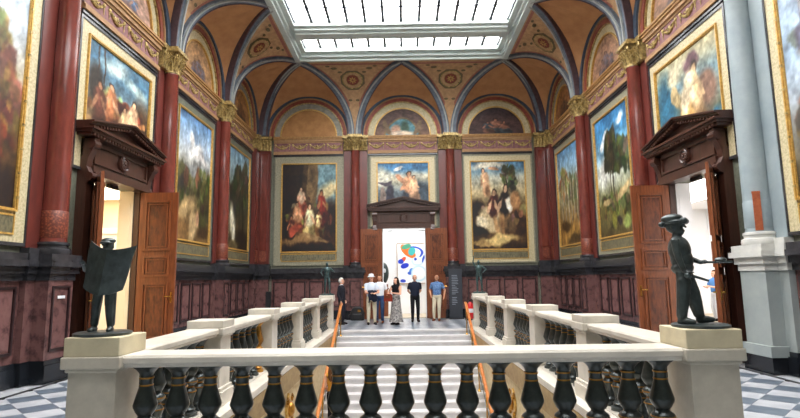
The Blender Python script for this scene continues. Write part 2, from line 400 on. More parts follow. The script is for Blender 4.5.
# ------------------------------------------------------------------ vault
ceiling = empty('ceiling', (0, 0, 0), kind='structure')
def vault_bay(side, u, hw, c, spandrel=True):
    loc, rz = onwall(side, u)
    H = ZC-Z0+.05; a = hw-.15; d0 = .30
    def rib(th, sg): return Vector((sg*a*math.cos(th), -(d0+(c-d0)*(1-math.cos(th))), Z0+H*math.sin(th)))
    def web(q):
        for sg in (-1, 1):
            def fn(s, t):
                th = s*PI/2; p = Vector((sg*1.74*math.cos(th), -.10, Z0+1.74*math.sin(th))); r = rib(th, sg)
                e = p.lerp(r, t); e.z += .10*math.sin(PI*t)*math.sin(th); return e
            q.grid(fn, 18, 8)
        return q
    key = (round(hw, 3), round(c, 3))
    obj('vault_web', cached(('web',)+key, 'vault_web', 'vault_orange', web, True), ceiling, loc, rz)
    obj('wall_arch', cached(('warch',)+key, 'wall_arch', 'shadow_blue', lambda q: q.annulus(1.76, 1.97, -.26, 0, Z0), True), ceiling, loc, rz)  # arch band coloured dark blue for the shadow outside the red molding
    def sweep(q, w0, w1, t0, t1, sg, off=0):
        rings = []
        for i in range(21):
            th = PI/2*i/20; p = rib(th, sg); e = PI/200
            t = (rib(th+e, sg)-rib(th-e, sg)).normalized()
            s = t.cross(Vector((0, -1, 0)).lerp(Vector((0, 0, -1)), i/20)).normalized()    # sideways
            nrm = s.cross(t).normalized()
            if nrm.y > 0 or nrm.z > .3: nrm = -nrm
            if s.x*sg < 0: s = -s
            rings.append([p+s*w0+nrm*t0, p+s*w1+nrm*t0, p+s*w1+nrm*t1, p+s*w0+nrm*t1])
        return q.strip(rings)
    for sg in (-1, 1):
        o = obj('rib', cached(('rib', sg)+key, 'rib', 'rib_blue', lambda q: sweep(q, -.15, .13, -.10, .10, sg), True), ceiling, loc, rz)
        obj('rib_bead', cached(('ribb', sg)+key, 'rib_bead', 'rib_pale', lambda q: sweep(q, .03, .09, .09, .15, sg), True), o)
        obj('rib_stripe', cached(('ribs', sg)+key, 'rib_stripe', 'rib_red', lambda q: sweep(q, -.16, -.115, -.10, .112, sg), True), o)
def spandrel(side, u, hl, c, rosette):
    """curved triangle above a column between two ribs, with its medallion"""
    loc, rz = onwall(side, u); H = ZC-Z0+.05; d0 = .30
    def surf(x, th, off=0):
        return Vector((x, -(d0+(c-d0)*(1-math.cos(th))+off*math.sin(th+.25)), Z0+H*math.sin(th)-off*math.cos(th)*.6-off*.5))
    def s(th): return hl-(hl-.15)*math.cos(th)
    o = obj('spandrel', cached(('sp', hl, c), 'spandrel', 'spandrel_tan', lambda q: q.grid(lambda a, b: surf((2*a-1)*s(b*PI/2), b*PI/2), 10, 18), True), ceiling, loc, rz)
    def border(q):
        for sg in (-1, 1):
            q.grid(lambda a, b: surf(sg*(s(th := .5+b*(1.45-.5))-.13-.12*a*(1 if s(.5+b*.95) > .4 else .4)), th, .02), 2, 16)
        q.grid(lambda a, b: surf((2*a-1)*(s(1.45)-.13), 1.40+.05*b, .02), 12, 1); return q
    obj('spandrel_border', cached(('spb', hl, c), 'spandrel_border', 'spandrel_pink', border, True), o)
    tm = 1.02; arc = (H+c-d0)/2*1.05
    def disc(q, r0, r1, off, ang0=0, n=28):
        return q.grid(lambda a, b: surf((r0+(r1-r0)*b)*math.cos(a*2*PI+ang0), tm+(r0+(r1-r0)*b)*math.sin(a*2*PI+ang0)/arc, off), n, 3)
    def hexa(q): return disc(q, .001, .56, .025, PI/8, 8)
    med = obj('medallion', cached(('md', hl, c), 'medallion', 'spandrel_olive', hexa, True), o)
    # the fields of the medallion lie one above the other on it
    obj('medallion_field', cached(('mf', hl, c), 'medallion_field', 'spandrel_tan', lambda q: disc(q, .001, .42, .04), True), o)
    obj('medallion_ring', cached(('mr', hl, c), 'medallion_ring', 'gilt_old', lambda q: disc(disc(q, .40, .45, .055), .27, .30, .055), True), o)
    obj('medallion_disc', cached(('mi', hl, c), 'medallion_disc', rosette, lambda q: disc(q, .001, .27, .05), True), o)
    def star(q):
        for k in range(8):
            a = k*PI/4; p = [surf(r*math.cos(a+e), tm+r*math.sin(a+e)/arc, .075) for r, e in ((.02, 0), (.10, .3), (.2, 0), (.10, -.3))]
            q.add(p, [(0, 1, 2, 3)])
        return q
    obj('rosette', cached(('ms', hl, c), 'rosette', 'gilt', star), o)
    def leaf(q):
        for sg in (-1, 1):
            for k, (x, t, r) in enumerate(((.75, 1.3, .14), (1.0, 1.36, .10), (.16, .62, .09), (.52, 1.2, .1))):
                if x+r > s(t)-.2 and k < 2: continue
                q.grid(lambda a, b: surf(sg*x+r*b*math.cos(a*2*PI), t+r*.6*b*math.sin(a*2*PI)/arc, .03), 10, 2)
        return q
    obj('painted_leaf', cached(('ml', hl, c), 'painted_leaf', 'spandrel_olive', leaf), o)
CS, CB = W-4.2, B-20.65
for side in ('left', 'right'):
    for i in range(6): vault_bay(side, SIDE_U[i], PY/2, CS)
    for i in range(1, 6): spandrel(side, CY[i], PY/2, CS, 'arch_red')
for u in (-2*PX, 0, 2*PX): vault_bay('back', u, PX, CB)
for u in (-PX, PX): spandrel('back', u, PX, CB, 'arch_red')
# near end of the vault, behind the camera: one plain cove
part('vault_end', MB().grid(lambda a, b: (-W+2*W*a, NEAR+2.4*(1-math.cos(b*PI/2)), Z0+2.6*math.sin(b*PI/2)), 4, 12), 'vault_orange', ceiling, smooth=True)

# ------------------------------------------------------------------ skylight
GY0, GY1 = -1.3, 19.62; GX = 3.80; BEAMS = ((17.55, 18.6), (-.28, .77))
sky = empty('window_1', (0, 8, ZC), kind='structure', label='long glazed skylight with pale frame in the vault')
def sk(name, mb, m, **kw): return obj(name, mb.mesh(name, m), sky, loc=(0, -8, -ZC), **kw)
def rect_ring(q, x, y0, y1, w, z0, z1):
    q.box(-x, x, y1-w, y1, z0, z1); q.box(-x, x, y0, y0+w, z0, z1)
    q.box(-x, -x+w, y0+w, y1-w, z0, z1); return q.box(x-w, x, y0+w, y1-w, z0, z1)
for i, (e, w, z) in enumerate(((.52, .14, 10.50), (.38, .10, 10.42), (.28, .10, 10.52), (.18, .18, 10.64))):
    sk('skylight_frame', rect_ring(MB(), GX+e, GY0-e, GY1+e+.5*(e > .1)*0+.55*e, w, z, 10.98-.04*i), 'skylight_frame')
for y0, y1 in BEAMS:
    sk('skylight_beam', MB().box(-GX, GX, y0, y1, 10.62, 10.9).box(-GX, GX, y0+.14, y1-.14, 10.52, 10.64).box(-GX, GX, y0+.3, y1-.3, 10.44, 10.54), 'skylight_frame')
zones = [(GY0, BEAMS[1][0], 1), (BEAMS[1][1], BEAMS[0][0], 18), (BEAMS[0][1], GY1, 1)]
pw = 2*GX/12
for i in range(13): sk('glazing_bar', MB().box(-GX+pw*i-.05, -GX+pw*i+.05, GY0, GY1, 10.72, 10.82), 'glazing_bar')
for y0, y1, n in zones:
    ly = (y1-y0)/n
    for j in range(n):
        if j: sk('cross_bar', MB().box(-GX, GX, y0+ly*j-.012, y0+ly*j+.012, 10.75, 10.80), 'rib_blue')
        for i in range(12):
            obj('pane', cached(('pane', round(ly, 3)), 'pane', 'skylight_glass', lambda q: q.box(-pw/2+.006, pw/2-.006, -ly/2+.004, ly/2-.004, 0, .015)), sky, (-GX+pw*(i+.5), y0+ly*(j+.5)-8, 10.83-ZC))
part('roof', MB().box(-W-.35, W+.35, NEAR-.35, B+.35, 11.02, 11.1), 'room_white', kind='structure').name = 'ceiling_cover'

# ------------------------------------------------------------------ columns
def capital(q):
    q.lathe([(.19, 7.38), (.215, 7.40), (.215, 7.43), (.185, 7.45), (.185, 7.6), (.20, 7.78), (.27, 7.94), (.28, 7.96)], 16, (0, -.19))
    def leaf(cx, cy, ang, z, h, r, w):
        ca, sa = math.cos(ang), math.sin(ang); rows = []
        for t, ro, ww in ((0, 0, .9), (.45, .02, 1), (.8, .07, .9), (1.0, .14, .6), (.88, .175, .25)):
            rows.append([(cx+(r+ro+d)*ca-sg*w*ww*sa, cy+(r+ro+d)*sa+sg*w*ww*ca, z+h*t) for sg, d in ((-1, 0), (0, .02), (1, 0))]+[(cx+(r+ro-.02)*ca, cy+(r+ro-.02)*sa, z+h*t)])
        q.strip(rows)
    for k in range(9):
        leaf(0, -.19, -PI+PI*k/8, 7.43, .22, .20, .042)
        if k < 8: leaf(0, -.19, -PI+PI*(k+.5)/8, 7.5, .30, .20, .045)
    for sx in (-1, 1):                       # pilaster half capitals
        q.box(sx*.24-.26 if sx < 0 else .0, sx*.24+.26 if sx > 0 else .0, -.17, 0, 7.43, 7.96)
        for k in range(3): leaf(sx*(.26+.12*k), -.10, -PI/2, 7.43, .24, .08, .05)
        for k in range(2): leaf(sx*(.32+.12*k), -.10, -PI/2, 7.52, .30, .08, .05)
        for x, y in ((.25, -.42), (.50, -.22)):
            q.tube([(sx*(x-.07+.075*math.cos(t)), y, 7.87+.075*math.sin(t)) for t in [i*PI/5-.5 for i in range(12)]], [.032-.0015*i for i in range(12)], 6)
    q.sphere((0, -.48, 7.98), (.06, .04, .05), 8, 5)
    q.box(-.34, .34, -.50, 0, 7.96, 8.02); q.box(-.31, .31, -.46, 0, 8.02, 8.10)
    q.box(-.56, .56, -.24, 0, 7.97, 8.10); return q
def column(side, u, label, pal='red', corner=0):
    loc, rz = onwall(side, u)
    grey = pal == 'grey'
    r = empty('column', loc, rz, label=label, cat='column', group='engaged columns around the hall')
    mm = dict(shaft='grey_column' if grey else 'red_marble', pil='grey_column' if grey else 'red_pilaster', ped='grey_pedestal' if grey else 'dado_marble',
              base='white_stone' if grey else 'black_stone', band='grey_column' if grey else 'band_ornament', plinth='dark_plinth')
    obj('pilaster', cached('pil', 'pilaster', mm['pil'], lambda q: q.box(-.52, .52, -.08, 0, 2.2, 7.44)), r)
    obj('shaft', cached('shaft', 'shaft', mm['shaft'], lambda q: q.lathe([(.235, 2.42), (.22, 2.5), (.218, 4), (.205, 6), (.185, 7.3), (.20, 7.34), (.20, 7.38)], 28, (0, -.19)), True), r)
    obj('shaft_band', cached('sband', 'shaft_band', mm['band'], lambda q: q.lathe([(.224, 2.5), (.228, 2.51), (.226, 2.98), (.22, 2.99)], 28, (0, -.19)), True), r)
    obj('base', cached('cbase', 'base', mm['base'], lambda q: q.lathe([(.30, 2.2), (.31, 2.25), (.30, 2.3), (.255, 2.32), (.255, 2.36), (.275, 2.38), (.27, 2.42), (.235, 2.43)], 28, (0, -.19)).box(-.55, .55, -.17, 0, 2.2, 2.30), True), r)
    obj('capital', cached('cap', 'capital', 'gilt_old', capital, True), r)
    p = obj('pedestal', cached('ped', 'pedestal', mm['ped'], lambda q: q.box(-.56, .56, -.16, 0, .38, 1.8).box(-.34, .34, -.40, -.16, .38, 1.8)), r)
    obj('pedestal_panel', cached('pedp', 'pedestal_panel', mm['pil'] if grey else 'panel_edge', lambda q: q.frame(-.24, .24, .52, 1.64, .04, -.425, -.39)), p)
    obj('pedestal_plinth', cached('pedb', 'pedestal_plinth', mm['plinth'], lambda q: q.box(-.60, .60, -.21, 0, 0, .30).box(-.38, .38, -.46, -.2, 0, .30).box(-.58, .58, -.18, 0, .3, .38).box(-.36, .36, -.43, -.18, .3, .38)), r)
    if grey: bpy.data.objects.remove(p.children[0]); obj('pedestal_skirt', cached('peds', 'pedestal_skirt', 'grey_pedestal', lambda q: q.box(-.40, .40, -.48, -.1, .28, .46)), r)
    def corn(q):
        for z0, z1, e in ((1.74, 1.86, .02), (1.86, 1.98, .06), (1.98, 2.08, .12), (2.08, 2.2, .08)):
            q.box(-.56-e, .56+e, -.17-e, 0, z0, z1); q.box(-.34-e, .34+e, -.40-e, -.17, z0, z1)
        return q
    obj('pedestal_cornice', cached('pedc', 'pedestal_cornice', mm['base'], corn), r)
    return r
def corner_pilaster(sx, label):
    r = empty('corner_pilaster', (sx*W, B, 0), label=label, cat='pilaster', group='flat pilasters in the far corners')
    def L(q, d, e, z0, z1, d0=0, e0=0):
        return q.prism([(-sx*x, y) for x, y in ((.004, -.004), (e, -.004), (e, -d), (d, -d), (d, -e), (.004, -e))], z0, z1, lambda a, b, t: (a, b, t))
    part('shaft', L(MB(), .2, .70, 2.3, 7.44), 'red_pilaster', r)
    def fields(q, z0, z1, d, m):
        q.box(min(-sx*.30, -sx*.58), max(-sx*.30, -sx*.58), -d, -.19, z0, z1); return q.box(min(-sx*.19, -sx*d), max(-sx*.19, -sx*d), -.58, -.30, z0, z1)
    part('shaft_field', fields(MB(), 3.0, 7.3, .235, 0), 'red_marble', r)
    part('shaft_band', fields(MB(), 2.5, 2.98, .24, 0), 'band_ornament', r)
    part('base', L(L(MB(), .28, .76, 2.2, 2.32), .24, .73, 2.32, 2.4), 'black_stone', r)
    q = L(L(MB(), .24, .70, 7.44, 7.96), .33, .76, 7.96, 8.07)
    for k in range(4):
        x = .26+k*.14
        for ax in (0, 1):
            def P(u, d, z): return (-sx*u, -d, z) if ax else (-sx*d, -u, z)
            q.strip([[P(x-w, .24+d, 7.46+.34*t), P(x, .27+d, 7.46+.34*t), P(x+w, .24+d, 7.46+.34*t), P(x, .2, 7.46+.34*t)] for t, d, w in ((0, 0, .05), (.6, .02, .06), (.95, .08, .045), (1, .11, .02))])
            q.sphere(P(x, .28, 7.88), .055, 7, 5)
    part('capital', q, 'gilt_old', r, smooth=True)
    part('pedestal', L(MB(), .2, .70, .38, 1.8), 'dado_marble', r)
    part('pedestal_plinth', L(MB(), .24, .74, 0, .38), 'dark_plinth', r)
    part('pedestal_cornice', L(L(L(MB(), .24, .74, 1.74, 1.9), .32, .80, 1.9, 2.08), .27, .76, 2.08, 2.2), 'black_stone', r)

LCOL = {1: 'red marble column between the dark forest mural and the cloudy valley mural', 2: 'red marble column between the cloudy valley mural and the doorway of the newspaper reader',
        3: 'big red marble column between the tall autumn tree mural and the cream-lit doorway'}
RCOL = {1: 'red marble column between the birch grove mural and the tall tree mural under blue sky', 2: 'red marble column between the tall tree mural and the doorway of the palette bearer',
        3: 'pale grey column on a pale grey pedestal, with a thin copper strip'}
for i in (1, 2, 3, 4):
    column('left', CY[i], LCOL.get(i, 'red marble column beside the tall autumn tree mural, on its near side'))
    column('right', CY[i], RCOL.get(i, 'red marble column beside the pale blue sapling mural, on its near side'), 'grey' if i == 3 else 'red')
column('back', -PX, 'red marble column between the crowded temple mural and the central doorway')
column('back', PX, 'red marble column between the central doorway and the two musicians mural')
corner_pilaster(-1, 'folded red pilaster in the corner between the dark forest and crowded temple murals')
corner_pilaster(1, 'folded red pilaster in the corner between the birch grove and two musicians murals')


# ================================================================== MURALS
SKIN = (214, 160, 116)
def mural(side, u, label, half, z0, z1, img, border='border_gold', bw=.26, insc=True, segs=False):
    """wide patterned border, gilt frame, painted picture, inscription below; z0..z1 is the border's outside"""
    loc, rz = onwall(side, u)
    r = empty('wall_mural', loc, rz, label=label, cat='mural', group='framed murals around the hall')
    pz0 = z0+(.55 if insc else bw); ph = half-bw; pz1 = z1-bw
    part('border', MB().frame(-half, half, z0, z1, bw*.9, -.048, 0), border, r)
    part('edge_strip', MB().frame(-half-.06, half+.06, z0-.04, z1+.05, .06, -.07, 0), 'black_stone' if side != 'back' else 'border_olive', r)
    f = part('frame', MB().frame(-ph-.02, ph+.02, pz0-.02, pz1+.02, .03, -.09, 0).frame(-ph, ph, pz0, pz1, .032, -.07, 0), 'gilt', r)
    if segs:
        n = int((pz1-pz0)/.42)
        for k in range(n):
            for sx in (-1, 1): part('frame_knot', MB().box(sx*(ph)-.026, sx*(ph)+.026, -.098, -.02, pz0+.2+.42*k, pz0+.24+.42*k), 'gilt_old', f)
    part('backing', MB().box(-ph, ph, -.03, 0, z0+.02, pz1), border, r)
    obj('picture', canvas_mesh('picture', img, lambda a, b: (-ph+2*ph*a, -.035, pz0+(pz1-pz0)*b)), r)
    if insc:
        p = part('inscription_panel', MB().box(-ph, ph, -.060, 0, z0+.16, z0+.46), 'inscription', r)
        part('panel_trim', MB().frame(-ph, ph, z0+.14, z0+.48, .03, -.07, -.02), 'gilt', p)
    return r
rnd = random.Random(3)
def foliage(x, y, rx, ry, cols, n, size, seed):
    q = random.Random(seed); out = []
    for i in range(int(n*1.6)):
        a = q.random()*2*PI; d = math.sqrt(q.random()); s = size*(.35+.75*q.random())
        out.append((x+rx*d*math.cos(a), y+ry*d*math.sin(a), s, s*.8, q.random()*3, tuple(c*(.75+.5*q.random()) for c in cols[int(q.random()*len(cols))]), .5, .9, .9))
    return out
NV = 170
# far wall: crowded scene before temple columns
im = paint(90, 156, [(0, (70, 44, 22)), (.2, (104, 66, 32)), (.5, (92, 62, 34)), (.75, (92, 78, 52)), (1, (110, 104, 76))],
    [(.85, .8, .3, .35, 0, (108, 148, 158), .8), (.85, .7, .2, .08, .3, (206, 186, 130), .8), (.2, .8, .24, .4, 0, (58, 42, 26)), (.56, .85, .11, .34, 0, (128, 100, 62), .2), (.42, .9, .05, .3, 0, (84, 62, 36), .3),
     (.1, .45, .16, .35, 0, (48, 28, 16), .7), (.85, .35, .25, .22, 0, (58, 30, 18), .7)] + foliage(.48, .36, .42, .24, [(150, 100, 56), (104, 64, 34), (186, 136, 86), (70, 42, 24)], 26, .06, 77)
    + person_blobs(.36, .62, .30, (226, 168, 128), (222, 178, 140), (200, 90, 60)) + person_blobs(.74, .55, .36, (160, 100, 60), (140, 40, 26), (120, 34, 24), .4) + person_blobs(.5, .38, .36, (222, 170, 120), (232, 214, 160), (224, 194, 110))
    + person_blobs(.28, .42, .3, (224, 160, 110), (208, 140, 90), (180, 90, 50)) + person_blobs(.66, .36, .26, (150, 96, 60), (226, 190, 120), (140, 90, 40)) + person_blobs(.84, .22, .3, (90, 54, 34), (60, 34, 22), (50, 28, 18)) + person_blobs(.18, .3, .24, (190, 120, 80), (116, 54, 32), (70, 40, 24))
    + [(.3, .12, .34, .05, .1, (158, 116, 66), .6), (.6, .16, .25, .03, -.1, (178, 138, 84), .6), (.5, .03, .6, .06, 0, (52, 34, 18), .7), (.25, .25, .1, .05, .3, (200, 80, 50), .5)], 11)
mural('back', -2*PX+.04, 'dark brown mural of a crowd before temple columns, in an olive border', 1.48, 2.36, 7.12, im, 'border_olive')
# far wall: two seated musicians
im = paint(90, 156, [(0, (66, 44, 22)), (.2, (112, 80, 40)), (.4, (100, 72, 40)), (.56, (150, 128, 84)), (.68, (206, 186, 134)), (.8, (178, 180, 160)), (.9, (96, 146, 176)), (1, (70, 120, 160))],
    [(.35, .95, .3, .04, .1, (214, 206, 180), .8), (.75, .72, .2, .03, 0, (232, 212, 160), .9)] + foliage(.7, .8, .14, .16, [(84, 82, 54), (66, 60, 40), (110, 100, 66)], 26, .05, 4)
    + [(.66, .62, .012, .3, .05, (70, 52, 34)), (.6, .58, .01, .24, -.1, (70, 52, 34)), (.1, .42, .16, .14, 0, (56, 36, 20), .5), (.85, .42, .2, .1, 0, (130, 84, 44), .6), (.15, .24, .2, .1, .2, (40, 26, 16), .6), (.84, .26, .24, .1, 0, (70, 44, 24), .7)] + foliage(.55, .4, .4, .14, [(140, 98, 52), (96, 64, 34), (176, 134, 80), (66, 44, 26)], 24, .06, 78)
    + person_blobs(.25, .79, .28, (216, 160, 112), (222, 168, 120), (210, 150, 100), 1) + [(.42, .9, .1, .02, .1, (206, 150, 106))]
    + [(.34, .33, .2, .12, -.3, (224, 196, 140), .4), (.2, .3, .12, .06, 0, (232, 214, 170), .5)] + person_blobs(.42, .50, .44, (214, 164, 120), (84, 32, 22), (206, 180, 130), .7) + person_blobs(.62, .52, .46, (206, 160, 120), (44, 34, 30), (150, 112, 66), -.6)
    + [(.7, .5, .06, .08, 0, (232, 224, 200)), (.8, .55, .08, .1, .4, (186, 130, 76)), (.46, .24, .04, .16, .25, (188, 140, 84)), (.56, .24, .04, .16, -.1, (160, 112, 64)), (.45, .1, .34, .05, .1, (214, 180, 104), .6), (.2, .06, .2, .03, 0, (178, 140, 76), .6)], 21)
mural('back', 2*PX+.0, 'brown and gold mural of two seated musicians below a flying child', 1.48, 2.36, 7.12, im, 'border_gold')
# far wall, above the door
im = paint(96, 96, [(0, (120, 110, 96)), (.25, (78, 92, 104)), (.5, (110, 128, 136)), (.66, (206, 196, 160)), (.78, (196, 196, 176)), (.88, (60, 128, 178)), (1, (60, 124, 176))],
    [(.1, .75, .14, .16, .3, (200, 200, 180), .8), (.85, .45, .25, .2, 0, (64, 84, 100), .7), (.25, .42, .09, .22, 0, (66, 64, 84)), (.1, .4, .06, .18, 0, (150, 128, 116)), (.15, .64, .14, .03, .1, (90, 80, 92))]
    + person_blobs(.6, .62, .5, (222, 150, 104), (216, 146, 100), (64, 74, 92)) + person_blobs(.7, .6, .36, (232, 176, 128), (226, 168, 122), (216, 160, 118)) + [(.44, .72, .05, .12, .8, (214, 146, 104)), (.4, .9, .1, .03, .2, (214, 214, 206)), (.35, .16, .3, .06, .1, (190, 178, 150), .6), (.6, .24, .06, .1, 0, (214, 160, 120))], 31)
mural('back', 0, 'blue mural of a bare figure with raised arms above the central door', 1.42, 4.0, 7.12, im, 'border_gold', insc=False)
# side walls
im = paint(84, NV, [(0, (124, 96, 54)), (.2, (150, 118, 70)), (.4, (110, 104, 66)), (.55, (138, 140, 116)), (.62, (186, 186, 176)), (.75, (176, 196, 216)), (.9, (120, 164, 208)), (1, (84, 134, 190))],
    [(.5, .72, .2, .05, .2, (238, 236, 230), .8, 1, .4), (.42, .8, .07, .05, 0, (246, 244, 238), .8, 1, .4), (.7, .68, .22, .04, 0, (230, 226, 220), .9), (.55, .58, .4, .05, .1, (146, 150, 148), .8)]
    + foliage(.75, .46, .25, .14, [(92, 92, 50), (70, 74, 40), (120, 112, 60)], 40, .07, 8) + foliage(.2, .42, .2, .1, [(104, 100, 62), (84, 84, 52)], 26, .07, 9) + foliage(.85, .3, .16, .16, [(78, 74, 40), (100, 86, 46)], 20, .08, 13)
    + [(.3, .25, .3, .06, .3, (190, 156, 100), .7), (.5, .12, .14, .1, .4, (214, 180, 124), .6, .8, .4), (.2, .1, .2, .08, 0, (150, 110, 60), .7), (.62, .2, .04, .06, 0, (206, 150, 110)), (.8, .08, .2, .06, 0, (90, 64, 34), .7)], 41)
mural('left', SIDE_U[1], 'landscape mural of a wooded valley under a white cloud', 1.6, 2.36, 7.12, im, 'wall_green')
im = paint(75, NV, [(0, (78, 66, 42)), (.2, (96, 84, 54)), (.4, (82, 82, 58)), (.6, (112, 124, 108)), (.8, (132, 160, 170)), (1, (104, 144, 168))],
    foliage(.65, .66, .3, .2, [(66, 72, 46), (50, 56, 38), (88, 90, 56)], 50, .08, 15) + foliage(.3, .5, .3, .14, [(74, 80, 54), (60, 62, 42)], 36, .08, 16)
    + [(.55, .3, .02, .3, 0, (48, 40, 28)), (.72, .32, .025, .3, .04, (40, 34, 24)), (.4, .3, .015, .28, -.05, (58, 48, 32)), (.2, .3, .08, .12, 0, (226, 220, 186), .8), (.3, .16, .07, .16, 0, (214, 208, 180), .8), (.7, .1, .3, .12, 0, (44, 36, 24), .7), (.25, .04, .3, .05, 0, (120, 104, 66), .7)], 51)
mural('left', SIDE_U[0], 'landscape mural of a dark forest with a pale clearing', 1.6, 2.36, 7.12, im, 'wall_green')
im = paint(75, NV, [(0, (168, 120, 54)), (.2, (176, 128, 58)), (.4, (160, 136, 78)), (.55, (190, 184, 140)), (.75, (150, 190, 210)), (1, (88, 150, 204))],
    foliage(.35, .6, .3, .16, [(150, 130, 70), (170, 146, 84), (118, 116, 66)], 40, .07, 22) + foliage(.75, .5, .2, .2, [(130, 120, 70), (104, 104, 60)], 30, .07, 23)
    + [(x, .45, .014, .26, .05*(k % 3-1), (190, 180, 156)) for k, x in enumerate((.2, .34, .47, .6, .72, .86))] + [(.5, .12, .4, .08, .1, (190, 140, 60), .7, .9, .4), (.3, .2, .2, .05, 0, (120, 84, 40), .6), (.7, .05, .3, .05, 0, (104, 78, 40), .7)], 61)
mural('right', SIDE_U[0], 'landscape mural of a golden birch grove', 1.6, 2.36, 7.12, im, 'border_olive')
im = paint(84, NV, [(0, (96, 82, 46)), (.2, (110, 106, 60)), (.35, (150, 150, 104)), (.5, (196, 206, 196)), (.65, (140, 190, 214)), (.85, (62, 144, 200)), (1, (50, 130, 192))],
    [(.3, .82, .1, .03, .3, (236, 240, 240), .8, 1, .4), (.2, .76, .06, .03, 0, (240, 242, 240), .8, 1, .4), (.78, .9, .1, .03, .2, (220, 232, 238), .8, 1, .4), (.25, .55, .2, .1, .2, (224, 226, 214), .9, 1, .4)]
    + foliage(.46, .74, .17, .09, [(74, 74, 44), (56, 60, 38), (98, 92, 54)], 40, .06, 31) + foliage(.48, .60, .2, .07, [(70, 74, 44), (54, 58, 36)], 34, .06, 32) + foliage(.78, .6, .2, .14, [(86, 96, 60), (66, 76, 46), (110, 116, 72)], 40, .06, 33)
    + [(.5, .5, .02, .22, .06, (84, 66, 44)), (.42, .46, .014, .2, -.1, (92, 74, 50))] + foliage(.5, .22, .5, .1, [(84, 92, 46), (66, 74, 38), (120, 112, 62)], 50, .07, 34)
    + [(.75, .34, .2, .03, .2, (190, 160, 104), .6), (.3, .28, .14, .03, .1, (176, 150, 98), .6), (.6, .12, .07, .05, 0, (70, 60, 56)), (.8, .1, .1, .05, 0, (150, 168, 80), .6)], 71)
mural('right', SIDE_U[1], 'landscape mural of a tall tree against a bright blue sky', 1.6, 2.36, 7.12, im, 'border_olive')
im = paint(105, 96, [(0, (120, 92, 56)), (.3, (150, 112, 66)), (.5, (132, 120, 92)), (.65, (110, 142, 158)), (.85, (70, 124, 158)), (1, (84, 132, 160))],
    [(.4, .88, .2, .06, .2, (180, 206, 206), .9), (.75, .8, .2, .05, -.2, (160, 190, 190), .9), (.15, .6, .1, .2, .2, (70, 60, 50), .6), (.85, .4, .2, .3, 0, (110, 76, 44), .7)] + foliage(.5, .48, .46, .16, [(180, 110, 60), (90, 56, 36), (206, 160, 104), (140, 80, 50)], 36, .06, 42)
    + person_blobs(.36, .55, .4, SKIN, (200, 120, 70), (150, 84, 46)) + person_blobs(.72, .5, .46, (226, 178, 130), (224, 176, 130), (190, 60, 44), .4) + person_blobs(.58, .44, .34, SKIN, (230, 190, 130), (214, 160, 90)) + person_blobs(.2, .5, .4, (190, 130, 90), (124, 70, 50), (80, 50, 36))
    + [(.45, .28, .14, .08, .3, (206, 140, 60), .4), (.3, .24, .16, .07, .3, (222, 176, 110), .4), (.62, .2, .1, .06, -.2, (226, 190, 140), .5), (.15, .85, .012, .2, 0, (80, 60, 44)), (.24, .82, .012, .2, .1, (80, 60, 44))], 81)
mural('left', DOOR_U, 'battle mural in warm colours above the cream-lit doorway', 1.6, 4.0, 7.12, im, 'border_gold', insc=False)
im = paint(105, 96, [(0, (110, 84, 40)), (.2, (140, 116, 60)), (.45, (120, 138, 124)), (.7, (120, 156, 168)), (.85, (170, 170, 140)), (1, (196, 180, 130))],
    [(.15, .6, .16, .3, 0, (42, 116, 150), .8), (.3, .82, .1, .1, .4, (214, 200, 160), .9), (.72, .2, .3, .1, .4, (160, 140, 70), .8), (.85, .3, .1, .06, .5, (46, 120, 160), .7), (.8, .55, .14, .16, .4, (140, 104, 84), .5), (.6, .85, .1, .08, 0, (120, 84, 92), .5)]
    + person_blobs(.62, .6, .5, (226, 184, 130), (230, 190, 134), (220, 170, 110), -.5) + person_blobs(.48, .42, .5, (226, 166, 90), (228, 172, 92), (220, 160, 80), -.6) + [(.5, .62, .09, .2, -.4, (238, 214, 170)), (.32, .62, .07, .12, .5, (206, 178, 120)), (.36, .26, .05, .2, -.5, (222, 158, 84)), (.5, .22, .05, .18, -.3, (232, 176, 100)), (.4, .1, .06, .14, -.4, (206, 140, 70))], 91)
mural('right', DOOR_U, 'mural of pale winged figures above the white-lit doorway', 1.6, 4.0, 7.12, im, 'border_gold', insc=False)
im = paint(84, NV, [(0, (70, 46, 24)), (.1, (104, 72, 38)), (.35, (128, 96, 56)), (.6, (196, 186, 160)), (.8, (190, 206, 222)), (1, (176, 200, 226))],
    foliage(.55, .62, .34, .2, [(104, 86, 56), (128, 104, 66), (84, 68, 46), (150, 124, 80)], 80, .08, 52) + foliage(.8, .42, .2, .16, [(120, 88, 48), (150, 110, 60), (96, 70, 40)], 50, .07, 53) + foliage(.75, .22, .2, .12, [(150, 80, 40), (110, 60, 30), (90, 62, 36)], 30, .06, 54) + [(.8, .08, .3, .08, 0, (60, 40, 22), .7)], 101)
mural('left', SIDE_U[3], 'landscape mural of a tall autumn tree in a knotted gilt frame', 1.68, 2.36, 7.12, im, 'border_gold', segs=True)
im = paint(84, NV, [(0, (90, 80, 60)), (.2, (130, 120, 96)), (.4, (150, 160, 170)), (.65, (140, 168, 196)), (.85, (160, 186, 214)), (1, (176, 200, 224))],
    foliage(.3, .7, .24, .16, [(116, 104, 112), (140, 130, 140)], 30, .06, 62) + [(.2, .4, .02, .5, .05, (180, 178, 176)), (.38, .3, .014, .4, -.05, (150, 146, 140)), (.3, .1, .4, .08, 0, (84, 72, 50), .7)] + foliage(.25, .3, .2, .14, [(150, 120, 80), (120, 100, 76)], 24, .06, 63), 111)
mural('right', SIDE_U[3], 'pale blue mural of thin saplings in a knotted gilt frame', 1.68, 2.36, 7.12, im, 'border_gold', segs=True)

